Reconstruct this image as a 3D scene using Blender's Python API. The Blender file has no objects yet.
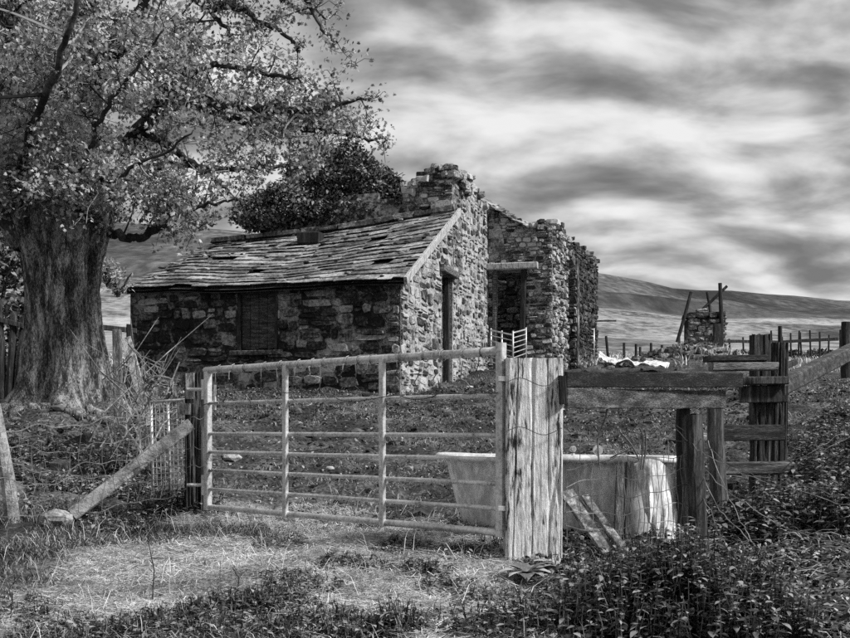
import bpy, math, random
import numpy as np
from mathutils import Vector, Matrix, noise as mnoise
R = math.radians
sc = bpy.context.scene
col = sc.collection

# ------------------------------------------------------------------ camera
EYE = 1.5; F = 1200.0; CX = 425.0; HY = 441.0          # photograph measured as 850 x 638
cam_d = bpy.data.cameras.new('camera'); cam = bpy.data.objects.new('camera', cam_d); col.objects.link(cam)
cam.location = (0, 0, EYE); cam.rotation_euler = (R(90), 0, 0)
cam_d.sensor_width = 36; cam_d.lens = F/850*36; cam_d.shift_y = (HY-319)/850.0
cam_d.clip_start = 0.1; cam_d.clip_end = 4000
sc.camera = cam
# ------------------------------------------------------------------ world
SUN_EL = 42; SUN_AZ = 110
world = bpy.data.worlds.new('World'); sc.world = world; world.use_nodes = True
nt = world.node_tree; nt.nodes.clear()
def N(t, kind, **kw):
    n = t.nodes.new(kind)
    for k, v in kw.items(): setattr(n, k, v)
    return n
def math_node(t, op, a, b=None, clamp=False):
    n = N(t, 'ShaderNodeMath', operation=op); n.use_clamp = clamp
    for i, v in enumerate((a, b)):
        if v is None: continue
        if isinstance(v, (int, float)): n.inputs[i].default_value = v
        else: t.links.new(v, n.inputs[i])
    return n.outputs[0]
def ramp(t, fac, stops, interp='EASE'):
    n = N(t, 'ShaderNodeValToRGB'); n.color_ramp.interpolation = interp
    e = n.color_ramp.elements
    while len(e) < len(stops): e.new(0.5)
    for i, (p, c) in enumerate(stops):
        e[i].position = p; e[i].color = (c, c, c, 1)
    t.links.new(fac, n.inputs[0]); return n.outputs[0]
out = N(nt, 'ShaderNodeOutputWorld'); bg = N(nt, 'ShaderNodeBackground')
sky = N(nt, 'ShaderNodeTexSky', sky_type='NISHITA'); sky.sun_disc = False
sky.sun_elevation = R(SUN_EL); sky.sun_rotation = R(SUN_AZ)
bw = N(nt, 'ShaderNodeRGBToBW'); nt.links.new(sky.outputs[0], bw.inputs[0])
tc = N(nt, 'ShaderNodeTexCoord'); sep = N(nt, 'ShaderNodeSeparateXYZ'); nt.links.new(tc.outputs['Generated'], sep.inputs[0])
zz = math_node(nt, 'ADD', math_node(nt, 'MAXIMUM', sep.outputs[2], 0.0), 0.36)
cb = N(nt, 'ShaderNodeCombineXYZ')
nt.links.new(math_node(nt, 'DIVIDE', sep.outputs[0], zz), cb.inputs[0])
nt.links.new(math_node(nt, 'DIVIDE', sep.outputs[1], zz), cb.inputs[1])
def wnoise(scale, detail, rough, off, dist=0.0, sy=1.5):
    mp = N(nt, 'ShaderNodeMapping'); mp.inputs['Location'].default_value = off; mp.inputs['Scale'].default_value = (1.0, sy, 1.0)
    nt.links.new(cb.outputs[0], mp.inputs[0])
    n = N(nt, 'ShaderNodeTexNoise'); n.inputs['Scale'].default_value = scale; n.inputs['Detail'].default_value = detail
    n.inputs['Roughness'].default_value = rough; n.inputs['Distortion'].default_value = dist
    nt.links.new(mp.outputs[0], n.inputs['Vector']); return n.outputs['Fac']
CO = (5.6, 1.9, 0)
n1 = wnoise(4.3, 6, 0.5, CO, 0.25); n1b = wnoise(4.3, 3, 0.5, (CO[0]+.02, CO[1]-.09, 0), 0.25); n2 = wnoise(1.5, 2, 0.5, (2.4, 8.8, 0))
shade = math_node(nt, 'MULTIPLY', math_node(nt, 'SUBTRACT', n1, n1b), 0.75)      # lit tops, shaded bellies
mixn = math_node(nt, 'ADD', math_node(nt, 'ADD', math_node(nt, 'MULTIPLY', n1, 0.62), math_node(nt, 'MULTIPLY', n2, 0.38)), shade)
cl = ramp(nt, mixn, [(0.26, 0.7), (0.36, 1.1), (0.45, 1.75), (0.55, 2.75), (0.64, 3.6), (0.74, 4.2)], 'LINEAR')
mx = N(nt, 'ShaderNodeMix', data_type='RGBA'); mx.inputs[0].default_value = 0.93
nt.links.new(bw.outputs[0], mx.inputs[6]); nt.links.new(cl, mx.inputs[7])
nt.links.new(mx.outputs[2], bg.inputs[0]); bg.inputs[1].default_value = 0.1
nt.links.new(bg.outputs[0], out.inputs[0])
# ------------------------------------------------------------------ sun
sd = bpy.data.lights.new('sun', 'SUN'); sd.energy = 2.6; sd.angle = R(9); sd.color = (1, 1, 1)
sun = bpy.data.objects.new('sun', sd); col.objects.link(sun)
tos = Vector((math.sin(R(SUN_AZ))*math.cos(R(SUN_EL)), math.cos(R(SUN_AZ))*math.cos(R(SUN_EL)), math.sin(R(SUN_EL))))
sun.rotation_euler = tos.to_track_quat('Z', 'Y').to_euler(); sun.location = (20, -5, 30)
sc.cycles.use_denoising = False
sc.view_settings.view_transform = 'Standard'; sc.view_settings.look = 'None'
sc.view_settings.exposure = 1.08; sc.view_settings.gamma = 1.0

# ------------------------------------------------------------------ helpers
rng = random.Random(11); nr = np.random.default_rng(5)
def lattice(ix, iy, s):
    h = (ix.astype(np.int64)*374761393 + iy.astype(np.int64)*668265263 + s*974711) & 0xffffffff
    h = ((h ^ (h >> 13))*1274126177) & 0xffffffff
    return ((h ^ (h >> 16)) & 0xffff)/65535.0
def vnoise(x, y, s=0):
    x = np.asarray(x, float); y = np.asarray(y, float)
    ix = np.floor(x); iy = np.floor(y); fx = x-ix; fy = y-iy
    fx = fx*fx*(3-2*fx); fy = fy*fy*(3-2*fy)
    a = lattice(ix, iy, s); b = lattice(ix+1, iy, s); c = lattice(ix, iy+1, s); d = lattice(ix+1, iy+1, s)
    return (a*(1-fx)+b*fx)*(1-fy)+(c*(1-fx)+d*fx)*fy
def fbm(x, y, o=4, s=0):
    v = 0; a = 0.5; t = 0
    x = np.asarray(x, float); y = np.asarray(y, float)
    for i in range(o):
        v = v+a*vnoise(x*2**i, y*2**i, s+i*17); t += a; a *= 0.5
    return v/t
GY = [-60, 0, 5.5, 7.3, 9.9, 16, 24, 31.5, 41, 70]; GZ = [-1.5, 0.0, 0.60, 0.80, 0.92, 1.72, 2.48, 3.35, 4.12, 6.65]
CRP = [-1200, -300, 0, 200, 585, 700, 850, 1400, 2600]; CRY = [250, 222, 215, 226, 268, 291, 302, 312, 320]
def gz(x, y, fine=True):
    x = np.asarray(x, float); y = np.asarray(y, float)
    z = sum(np.interp(y+o, GY, GZ) for o in (-1.2, -.6, 0, .6, 1.2))/5
    px = CX+F*x/np.maximum(y, 30)
    s = np.clip(np.log(np.maximum(y, 70)/70)/math.log(10), 0, 1)
    py = 352+(np.interp(px, CRP, CRY)-352)*s
    zf = EYE+(HY-py)/F*y
    far = zf + (fbm(x/60, y/60, 3, 3)-.5)*np.clip((y-70)/200, 0, 1)*9 + (fbm(x/18, y/18, 3, 8)-.5)*np.clip((y-70)/100, 0, 1)*1.6
    far = far - np.maximum(y-700, 0)*0.16
    w = np.clip((y-62)/16, 0, 1); z = z*(1-w)+far*w
    # the bank under the old tree
    z = z+0.34*np.exp(-((x+5.2)/2.0)**2-((y-15.8)/2.6)**2)
    # right-hand bank
    z = z+0.25*np.clip((x-2.6)/3, 0, 1)*np.clip((y-5)/4, 0, 1)*np.clip((30-y)/10, 0, 1)
    # mound below the stone stack
    z = z+0.55*np.exp(-((x-7.4)/1.9)**2-((y-34)/2.2)**2)
    if fine:
        k = np.clip((60-y)/20, 0, 1)
        z = z+k*((fbm(x*0.5, y*0.5, 3, 1)-.5)*0.22+(fbm(x*2.2, y*2.2, 4, 2)-.5)*0.13*np.where(y > 9, 1.5, .7)-np.clip(.25-np.abs(fbm(x*3.1, y*3.1, 2, 90)-.5), 0, 1)*.32*np.clip((y-8.5)/2, 0, 1))
    return z
LX0, LY0, LS = -18.0, 2.0, .06
_lx = np.arange(LX0, 24, LS); _ly = np.arange(LY0, 62, LS); _a, _b = np.meshgrid(_lx, _ly); LUT = gz(_a.ravel(), _b.ravel()).reshape(_a.shape).tolist()
def gzs(x, y):
    fx = (x-LX0)/LS; fy = (y-LY0)/LS; ix, iy = int(fx), int(fy)
    if fx < 0 or fy < 0 or ix >= len(_lx)-1 or iy >= len(_ly)-1: return float(gz(np.array([x]), np.array([y]))[0])
    fx -= ix; fy -= iy; r0, r1 = LUT[iy], LUT[iy+1]
    return (r0[ix]*(1-fx)+r0[ix+1]*fx)*(1-fy)+(r1[ix]*(1-fx)+r1[ix+1]*fx)*fy
def Wp(px, py, d): return Vector(((px-CX)/F*d, d, EYE+(HY-py)/F*d))
def G(px, py):                                            # the ground point that a pixel shows
    d = 3.0
    while d < 300:
        p = Wp(px, py, d)
        if p.z <= gzs(p.x, d): return Vector((p.x, d, gzs(p.x, d)))
        d += 0.02*max(1, d/8)
    return Wp(px, py, 300)

class MB:
    def __init__(s): s.v = []; s.f = []; s.t = []
    def add(s, vs, fs, tone=0.5):
        b = len(s.v); s.v.extend(tuple(v) for v in vs); s.t.extend([tone]*len(vs)); s.f.extend(tuple(i+b for i in f) for f in fs)
    def bar(s, a, b, w, h, up=(0, 0, 1), tone=.5, seg=1, wob=0.0, cham=0.12):
        """timber from a to b, w across, h along 'up', chamfered, uneven"""
        a = Vector(a); b = Vector(b); d = (b-a).normalized(); u = Vector(up); sdir = d.cross(u).normalized(); u = sdir.cross(d).normalized()
        c = cham*min(w, h); prof = [(-w/2, -h/2+c), (-w/2+c, -h/2), (w/2-c, -h/2), (w/2, -h/2+c), (w/2, h/2-c), (w/2-c, h/2), (-w/2+c, h/2), (-w/2, h/2-c)]
        vs = []; fs = []
        for i in range(seg+1):
            p = a.lerp(b, i/seg)
            for (x, y) in prof:
                j = 1+rng.uniform(-wob, wob); k = 1+rng.uniform(-wob, wob)
                vs.append(p+sdir*x*j+u*y*k+(d*rng.uniform(-1, 1)*wob*w*1.2 if i in (0, seg) else Vector()))
        for i in range(seg):
            for k in range(8): fs.append((i*8+k, i*8+(k+1) % 8, (i+1)*8+(k+1) % 8, (i+1)*8+k))
        fs.append(tuple(range(7, -1, -1))); fs.append(tuple(seg*8+k for k in range(8)))
        s.add(vs, fs, tone)
    def tube(s, pts, r, n=6, tone=.5, wob=0.0, cap=True):
        pts = [Vector(p) for p in pts]; m = len(pts); rs = r if isinstance(r, (list, tuple)) else [r]*m
        vs = []; fs = []; prev = None
        for i, p in enumerate(pts):
            d = (pts[min(i+1, m-1)]-pts[max(i-1, 0)])
            d = d.normalized() if d.length > 1e-9 else Vector((0, 0, 1))
            if prev is None:
                x = d.orthogonal().normalized()
            else:
                x = prev-d*prev.dot(d); x = x.normalized() if x.length > 1e-6 else d.orthogonal().normalized()
            prev = x; y = d.cross(x)
            for k in range(n):
                a = 2*math.pi*k/n; q = rs[i]*(1+rng.uniform(-wob, wob))
                vs.append(p+x*math.cos(a)*q+y*math.sin(a)*q)
        for i in range(m-1):
            for k in range(n): fs.append((i*n+k, i*n+(k+1) % n, (i+1)*n+(k+1) % n, (i+1)*n+k))
        if cap: fs.append(tuple(range(n-1, -1, -1))); fs.append(tuple((m-1)*n+k for k in range(n)))
        s.add(vs, fs, tone)
    def build(s, name, mat, parent=None, smooth=False):
        return mesh_obj(name, np.array([tuple(v) for v in s.v], dtype=float), s.f, mat, parent, smooth, np.array(s.t, dtype=np.float32))
WL = {}
def mesh_obj(name, V, faces, mat, parent=None, smooth=False, tone=None):
    V = np.asarray(V, float)
    c = np.array([(V[:, 0].min()+V[:, 0].max())/2, (V[:, 1].min()+V[:, 1].max())/2, V[:, 2].min()])
    me = bpy.data.meshes.new(name)
    if isinstance(faces, tuple) and len(faces) == 2 and isinstance(faces[0], np.ndarray):
        loops, sizes = faces
        me.vertices.add(len(V)); me.vertices.foreach_set('co', (V-c).astype(np.float32).ravel())
        me.loops.add(len(loops)); me.loops.foreach_set('vertex_index', loops.astype(np.int32))
        st = np.concatenate([[0], np.cumsum(sizes)[:-1]]).astype(np.int32)
        me.polygons.add(len(sizes)); me.polygons.foreach_set('loop_start', st)
        try: me.polygons.foreach_set('loop_total', sizes.astype(np.int32))
        except Exception: pass
        me.update(calc_edges=True); me.validate()
    else:
        me.from_pydata((V-c).tolist(), [], faces); me.update()
    if tone is not None:
        at = me.attributes.new('tone', 'FLOAT', 'POINT'); at.data.foreach_set('value', np.asarray(tone, np.float32))
    if smooth: me.polygons.foreach_set('use_smooth', [True]*len(me.polygons))
    me.materials.append(mat)
    o = bpy.data.objects.new(name, me); col.objects.link(o)
    wl = Vector(c)
    if parent is not None: o.parent = parent; o.location = wl-WL[parent.name]
    else: o.location = wl
    WL[o.name] = wl; return o
def tag(o, label=None, cat=None, group=None, kind=None):
    if label: o['label'] = label
    if cat: o['category'] = cat
    if group: o['group'] = group
    if kind: o['kind'] = kind
    return o
def thing(name, loc, label, cat, group=None):
    o = bpy.data.objects.new(name, None); col.objects.link(o); o.location = loc; o.empty_display_size = .2
    WL[o.name] = Vector(loc); return tag(o, label, cat, group)

# ------------------------------------------------------------------ materials
def mat(name, lo, hi, scale=4, detail=6, stretch=(1, 1, 1), rough=0.85, bump=0.3, bscale=None, tone=0.0, stops=None, fine=0.35, spec=0.3, metal=0.0, transl=0.0, con=1.55):
    m = bpy.data.materials.new(name); m.use_nodes = True; t = m.node_tree; b = t.nodes['Principled BSDF']
    tcn = N(t, 'ShaderNodeTexCoord'); mp = N(t, 'ShaderNodeMapping'); mp.inputs['Scale'].default_value = stretch
    geo = N(t, 'ShaderNodeNewGeometry')
    t.links.new(geo.outputs['Position'], mp.inputs[0])
    def nz(s, d, r=.6):
        n = N(t, 'ShaderNodeTexNoise'); n.inputs['Scale'].default_value = s; n.inputs['Detail'].default_value = d; n.inputs['Roughness'].default_value = r
        t.links.new(mp.outputs[0], n.inputs['Vector']); return n.outputs['Fac']
    a = nz(scale, detail); c = nz(scale*9, 4)
    v = math_node(t, 'ADD', math_node(t, 'MULTIPLY', a, 1-fine), math_node(t, 'MULTIPLY', c, fine))
    v = math_node(t, 'ADD', math_node(t, 'MULTIPLY', math_node(t, 'SUBTRACT', v, .5), con), .5)
    if tone:
        at = N(t, 'ShaderNodeAttribute'); at.attribute_name = 'tone'
        v = math_node(t, 'ADD', v, math_node(t, 'MULTIPLY', math_node(t, 'SUBTRACT', at.outputs['Fac'], .5), tone))
    if stops is None: stops = [(0.36, lo), (0.5, (lo*hi)**.5), (0.64, hi)]
    cr = ramp(t, v, stops, 'LINEAR')
    t.links.new(cr, b.inputs['Base Color'])
    b.inputs['Roughness'].default_value = rough; b.inputs['Specular IOR Level'].default_value = spec; b.inputs['Metallic'].default_value = metal
    if bump:
        bn = N(t, 'ShaderNodeBump'); bn.inputs['Strength'].default_value = bump; bn.inputs['Distance'].default_value = 0.03
        bs = nz(bscale or scale*5, 6, .65); t.links.new(bs, bn.inputs['Height']); t.links.new(bn.outputs[0], b.inputs['Normal'])
    if transl:
        tr = N(t, 'ShaderNodeBsdfTranslucent'); t.links.new(cr, tr.inputs[0]); ms = N(t, 'ShaderNodeMixShader'); ms.inputs[0].default_value = transl
        o = t.nodes['Material Output']; t.links.new(b.outputs[0], ms.inputs[1]); t.links.new(tr.outputs[0], ms.inputs[2]); t.links.new(ms.outputs[0], o.inputs[0])
    return m
M = {}
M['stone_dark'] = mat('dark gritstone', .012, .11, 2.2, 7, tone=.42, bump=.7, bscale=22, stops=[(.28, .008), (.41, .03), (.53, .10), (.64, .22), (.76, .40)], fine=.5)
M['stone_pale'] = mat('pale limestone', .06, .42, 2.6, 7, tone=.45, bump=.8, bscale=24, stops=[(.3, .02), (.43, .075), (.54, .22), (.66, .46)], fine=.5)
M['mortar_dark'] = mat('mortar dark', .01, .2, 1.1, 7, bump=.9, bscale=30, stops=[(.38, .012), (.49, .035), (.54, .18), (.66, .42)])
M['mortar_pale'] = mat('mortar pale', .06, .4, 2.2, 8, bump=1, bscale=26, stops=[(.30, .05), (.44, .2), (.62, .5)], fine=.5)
M['plaster'] = mat('lime plaster', .15, .55, 2.4, 9, bump=.9, bscale=16, stops=[(.32, .08), (.45, .22), (.6, .4), (.72, .56)], con=2.0)
M['slate'] = mat('roof slate', .04, .4, 1.6, 8, tone=.22, bump=.8, bscale=28, stops=[(.27, .02), (.41, .08), (.55, .21), (.70, .46)], rough=.8, fine=.5, con=1.5)
M['wood_dark'] = mat('weathered dark timber', .012, .12, 2.5, 7, (14, 14, 1.2), tone=.3, bump=.7, bscale=6, stops=[(.34, .010), (.5, .035), (.66, .12)])
M['wood_grey'] = mat('grey timber', .05, .32, 2.0, 7, (1.4, 10, 14), tone=.3, bump=.6, bscale=6, stops=[(.32, .02), (.5, .085), (.66, .26)])
M['wood_grey2'] = mat('sawn grey timber', .08, .4, 2.0, 7, (6, 6, 6), tone=.3, bump=.6, bscale=6, stops=[(.30, .05), (.48, .15), (.66, .36)])
M['wood_pale'] = mat('pale split timber', .08, .5, 2.5, 7, (12, 12, 3), tone=.3, bump=.6, bscale=7)
M['board'] = mat('old board', .02, .2, 1.6, 9, (1.3, 9, 15), tone=.3, bump=.6, bscale=14, stops=[(.32, .010), (.45, .035), (.57, .085), (.72, .24)], fine=.55)
M['post_white'] = mat('peeling white painted post', .03, .7, 1.3, 9, (7, 7, 1.0), bump=1.0, bscale=10, stops=[(.25, .012), (.36, .04), (.41, .38), (.5, .68), (.66, .86)], fine=.42, con=2.0)
M['metal'] = mat('galvanised steel', .34, .62, 5, 8, rough=.42, bump=.12, spec=.6, metal=.45, fine=.5, stops=[(.26, .12), (.36, .34), (.55, .58), (.75, .72)])
M['wire'] = mat('galvanised wire', .09, .28, 6, 4, rough=.55, bump=0, spec=.5, metal=.2)
M['wire_dark'] = mat('rusty wire', .03, .14, 6, 4, rough=.7, bump=0)
M['tub'] = mat('enamel tub grey', .42, .85, 1.4, 9, (2.5, 2.5, .9), con=2.2, rough=.4, bump=.1, bscale=9, spec=.5)
M['tub_rim'] = mat('white enamel', .4, .78, 3, 6, (3, 3, 1.5), rough=.4, bump=.1, spec=.5)
M['sheet'] = mat('white plastic sheet', .3, .85, 2.2, 7, (4, 4, 1.2), rough=.5, bump=.25, bscale=6)
M['bark'] = mat('tree bark', .03, .3, 1.6, 8, (5.5, 5.5, 1.5), bump=1.0, bscale=9, stops=[(.30, .012), (.44, .055), (.55, .19), (.70, .42)], fine=.45, con=2.0)
M['branch'] = mat('branch bark', .012, .08, 4, 6, bump=.4)
M['twigs'] = mat('fine live twigs', .015, .3, 5, 5, bump=0, tone=.8)
M['twig'] = mat('dead twig', .1, .4, 5, 5, bump=.3)
M['leaf'] = mat('sycamore leaf', .06, .3, 1.0, 4, tone=.55, bump=0, rough=.6, transl=.4, stops=[(.3, .12), (.5, .33), (.7, .62)])
M['ivy'] = mat('ivy leaf', .02, .12, 1.5, 4, tone=.6, bump=0, rough=.55, transl=.12, stops=[(.3, .012), (.5, .06), (.7, .24)])
M['nettle'] = mat('nettle leaf', .03, .2, 2, 4, tone=.6, bump=0, rough=.6, transl=.2, stops=[(.3, .02), (.5, .09), (.72, .32)])
M['dock'] = mat('dock leaf', .12, .45, 4, 5, tone=.4, bump=.3, rough=.5, transl=.15)
M['grass'] = mat('grass blade', .03, .25, 1.5, 4, tone=.7, bump=0, rough=.7, transl=.2, stops=[(.28, .02), (.5, .09), (.72, .32)])
M['straw'] = mat('dry straw', .2, .6, 2, 4, tone=.5, bump=0, rough=.8, transl=.1, stops=[(.3, .2), (.5, .46), (.72, .72)])
M['litter'] = mat('leaf litter', .02, .35, 2, 4, tone=.75, bump=0, rough=.9, spec=.1, stops=[(.25, .015), (.45, .05), (.62, .13), (.8, .36)])
M['rock'] = mat('field stone', .08, .42, 4, 7, tone=.4, bump=.7, bscale=20)
M['void'] = mat('dark interior', .006, .02, 2, 4, bump=.3)

# ground material: mud, straw, field and moor as land cover in world space
STRAW = [(60, 612, .45), (120, 600, .5), (180, 588, .55), (235, 575, .55), (290, 560, .5), (340, 548, .55), (400, 553, .5), (450, 560, .5), (340, 595, .55), (400, 590, .5), (440, 606, .45), (345, 612, .35), (470, 545, .4), (290, 596, .35), (300, 525, .5), (240, 520, .5), (390, 532, .5), (460, 630, .3), (130, 565, .35), (200, 555, .4)]
SD = [(G(a, b).x, G(a, b).y, r) for a, b, r in STRAW]
def straw_mask(x, y):
    m = np.zeros_like(x)
    for (a, b, r) in SD: m = np.maximum(m, np.clip(1.4-np.hypot(x-a, (y-b)*.9)/r/1.1, 0, 1))
    return np.clip(m*1.5+(fbm(x*2.6, y*2.6, 3, 31)-.5)*1.3, 0, 1)*np.clip(m*4, 0, 1)
gm = bpy.data.materials.new('ground cover'); gm.use_nodes = True; t = gm.node_tree; b = t.nodes['Principled BSDF']
b.inputs['Roughness'].default_value = .95; b.inputs['Specular IOR Level'].default_value = .15
geo = N(t, 'ShaderNodeNewGeometry'); sp = N(t, 'ShaderNodeSeparateXYZ'); t.links.new(geo.outputs['Position'], sp.inputs[0])
def gn(scale, detail, stretch=(1, 1, 1), r=.6):
    mp = N(t, 'ShaderNodeMapping'); mp.inputs['Scale'].default_value = stretch; t.links.new(geo.outputs['Position'], mp.inputs[0])
    n = N(t, 'ShaderNodeTexNoise'); n.inputs['Scale'].default_value = scale; n.inputs['Detail'].default_value = detail; n.inputs['Roughness'].default_value = r
    t.links.new(mp.outputs[0], n.inputs['Vector']); return n.outputs['Fac']
def gmix(f, a, c):
    m = N(t, 'ShaderNodeMix', data_type='RGBA'); t.links.new(f, m.inputs[0]); t.links.new(a, m.inputs[6]); t.links.new(c, m.inputs[7]); return m.outputs[2]
mud = ramp(t, math_node(t, 'ADD', math_node(t, 'MULTIPLY', gn(1.5, 6), .5), math_node(t, 'MULTIPLY', gn(24, 6), .5)), [(.38, .014), (.5, .05), (.62, .16)], 'LINEAR')
strw = ramp(t, gn(30, 6, (1, .5, 1)), [(.3, .14), (.5, .38), (.7, .6)], 'LINEAR')
at = N(t, 'ShaderNodeAttribute'); at.attribute_name = 'tone'
near = gmix(at.outputs['Fac'], mud, strw)
field = ramp(t, math_node(t, 'ADD', math_node(t, 'MULTIPLY', gn(.05, 7, (1, .55, 0)), .62), math_node(t, 'MULTIPLY', gn(.9, 7, (1, .5, 0)), .38)), [(.41, .04), (.47, .11), (.53, .25), (.62, .42)], 'LINEAR')
moor = ramp(t, math_node(t, 'ADD', math_node(t, 'MULTIPLY', gn(.016, 8, (1, .35, 0)), .65), math_node(t, 'MULTIPLY', gn(.3, 7, (1, .22, 0)), .35)), [(.40, .02), (.48, .05), (.55, .11), (.64, .24)], 'LINEAR')
def band(v, a, c): 
    n = N(t, 'ShaderNodeMapRange'); n.inputs[1].default_value = a; n.inputs[2].default_value = c; t.links.new(v, n.inputs[0]); return n.outputs[0]
yy = math_node(t, 'ADD', sp.outputs[1], math_node(t, 'MULTIPLY', math_node(t, 'SUBTRACT', gn(.02, 4, (1, 1, 0)), .5), 160))
yn = math_node(t, 'ADD', sp.outputs[1], math_node(t, 'MULTIPLY', math_node(t, 'SUBTRACT', gn(.3, 4, (1, 1, 0)), .5), 12))
c1 = gmix(band(yn, 38, 52), near, field); c2 = gmix(band(yy, 200, 300), c1, moor)
t.links.new(c2, b.inputs['Base Color'])
bn = N(t, 'ShaderNodeBump'); bn.inputs['Strength'].default_value = .8; bn.inputs['Distance'].default_value = .05
t.links.new(gn(16, 8), bn.inputs['Height']); t.links.new(bn.outputs[0], b.inputs['Normal'])

# ------------------------------------------------------------------ ground
def geo_steps(a, b, n): return list(np.geomspace(a, b, n))
xs = [-v for v in reversed(geo_steps(6.1, 900, 46))]+list(np.arange(-6, 6.01, .085))+geo_steps(6.1, 900, 46)
ys = list(np.linspace(-60, 4, 20))+list(np.arange(4.3, 11, .085))+list(np.arange(11, 27, .16))+list(np.arange(27, 46, .5))+geo_steps(46, 1100, 90)
X, Y = np.meshgrid(np.array(xs), np.array(ys)); Z = gz(X.ravel(), Y.ravel())
V = np.stack([X.ravel(), Y.ravel(), Z], 1); nx, ny = len(xs), len(ys)
i = np.arange(nx*ny).reshape(ny, nx); q = np.stack([i[:-1, :-1], i[:-1, 1:], i[1:, 1:], i[1:, :-1]], -1).reshape(-1)
ground = mesh_obj('ground', V, (q, np.full((nx-1)*(ny-1), 4)), gm, None, True, straw_mask(X.ravel(), Y.ravel()))
tag(ground, kind='structure')

# ------------------------------------------------------------------ cottage
U = Vector((-.266, -.964, 0)); RT = Vector((.964, -.266, 0)); BK = Vector((.266, .964, 0)); UP = Vector((0, 0, 1))
C0 = Vector((-.5, 24.0, 0)); FL = 6.0
def stone_geo(P, du, dn, u, z, w, h, p, jit=.12, back=.05):
    """one stone: P origin, du along wall, dn outward"""
    vs = []; hw, hh = w/2, h/2
    k = [(-1, -.62), (-.62, -1), (.62, -1), (1, -.62), (1, .62), (.62, 1), (-.62, 1), (-1, .62)]
    k = [(a*hw*(1+rng.uniform(-jit*1.6, jit*.5)), c*hh*(1+rng.uniform(-jit*1.9, jit*.5))) for a, c in k]
    rt = rng.gauss(0, .05); k = [(a-c*rt, c+a*rt*.8) for a, c in k]
    z += .045*math.sin(u*1.7+z*3.1)+.03*math.sin(u*4.3+z*7)
    for sc_, dp in ((1, -back), (1, p*.5), (.87, p)):
        for (a, c) in k:
            e = rng.uniform(-.35, .35)*p if dp > 0 else 0
            vs.append(P+du*(u+a*sc_)+UP*(z+c*sc_)+dn*(dp+e))
    fs = []
    for r in (0, 8):
        for j in range(8): fs.append((r+j, r+(j+1) % 8, r+8+(j+1) % 8, r+8+j))
    fs.append(tuple(range(16, 24))); return vs, fs
def courses(u0, u1, base, top, hr, wr, openings=(), gap=.016):
    out = []; z = min(base(u0), base(u1))-.1; zt = max(top(u0+(u1-u0)*k/40) for k in range(41))
    while z < zt:
        h = rng.uniform(*hr); u = u0-rng.uniform(0, .1)
        while u < u1:
            w = rng.uniform(*wr)*(1 if rng.random() < .8 else 1.35); a, c = max(u, u0), min(u+w, u1)
            u += w
            if c-a < .07: continue
            parts = [(a, c)]
            for (oa, ob, za, zb) in openings:
                if z+h*.7 > za and z+h*.3 < zb:
                    np_ = []
                    for (s, e) in parts:
                        if e <= oa or s >= ob: np_.append((s, e)); continue
                        if s < oa: np_.append((s, oa))
                        if e > ob: np_.append((ob, e))
                    parts = np_
            for (s, e) in parts:
                if e-s < .06: continue
                m = (s+e)/2
                hh = h if rng.random() > .25 else h*.5
                zz_ = [z+h/2] if hh == h else [z+h*.25, z+h*.75]
                for zc in zz_:
                    if zc+hh*.3 > top(m) or zc < base(m)-.2: continue
                    out.append((m, zc+rng.uniform(-.012, .012), e-s-gap, hh-gap))
        z += h
    return out
def core(mb, P, du, dn, u0, u1, base, top, th, openings=(), n=48):
    cuts = sorted(set([u0+(u1-u0)*k/n for k in range(n+1)]+[v for o in openings for v in o[:2] if u0 < v < u1]))
    for a, c in zip(cuts[:-1], cuts[1:]):
        if c-a < 1e-4: continue
        m = (a+c)/2; segs = [(base(m)-.4, top(m)-.03)]
        for (oa, ob, za, zb) in openings:
            if oa-1e-6 <= a and c <= ob+1e-6:
                ns = []
                for (s, e) in segs:
                    if za > s: ns.append((s, min(za, e)))
                    if zb < e: ns.append((max(zb, s), e))
                segs = ns
        for (s, e) in segs:
            if e-s < .02: continue
            vs = [P+du*x+dn*y+UP*z for z in (s, e) for x, y in ((a, 0), (c, 0), (c, -th), (a, -th))]
            mb.add(vs, [(0, 1, 5, 4), (1, 2, 6, 5), (2, 3, 7, 6), (3, 0, 4, 7), (4, 5, 6, 7), (3, 2, 1, 0)])
def rock_geo(c, s, squash=(1, 1, .7), jit=.22):
    seed = rng.uniform(0, 999); out = []
    rz = rng.uniform(0, 6.28); cz, sz = math.cos(rz), math.sin(rz)
    for v in ICO_V:
        k = 1+jit*2*mnoise.noise(Vector(v)*1.3+Vector((seed, 0, seed)))+rng.uniform(-.5, .5)*jit*.5
        x, y, z = v[0]*s*squash[0]*k, v[1]*s*squash[1]*k, v[2]*s*squash[2]*k
        out.append((c[0]+x*cz-y*sz, c[1]+x*sz+y*cz, c[2]+z))
    return out, ICO_F
import bmesh
_bm = bmesh.new(); bmesh.ops.create_icosphere(_bm, subdivisions=2, radius=1); ICO_V = [tuple(v.co) for v in _bm.verts]; ICO_F = [tuple(v.index for v in f.verts) for f in _bm.faces]; _bm.free()
_bm = bmesh.new(); bmesh.ops.create_icosphere(_bm, subdivisions=1, radius=1); ICO1_V = [tuple(v.co) for v in _bm.verts]; ICO1_F = [tuple(v.index for v in f.verts) for f in _bm.faces]; _bm.free()

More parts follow.
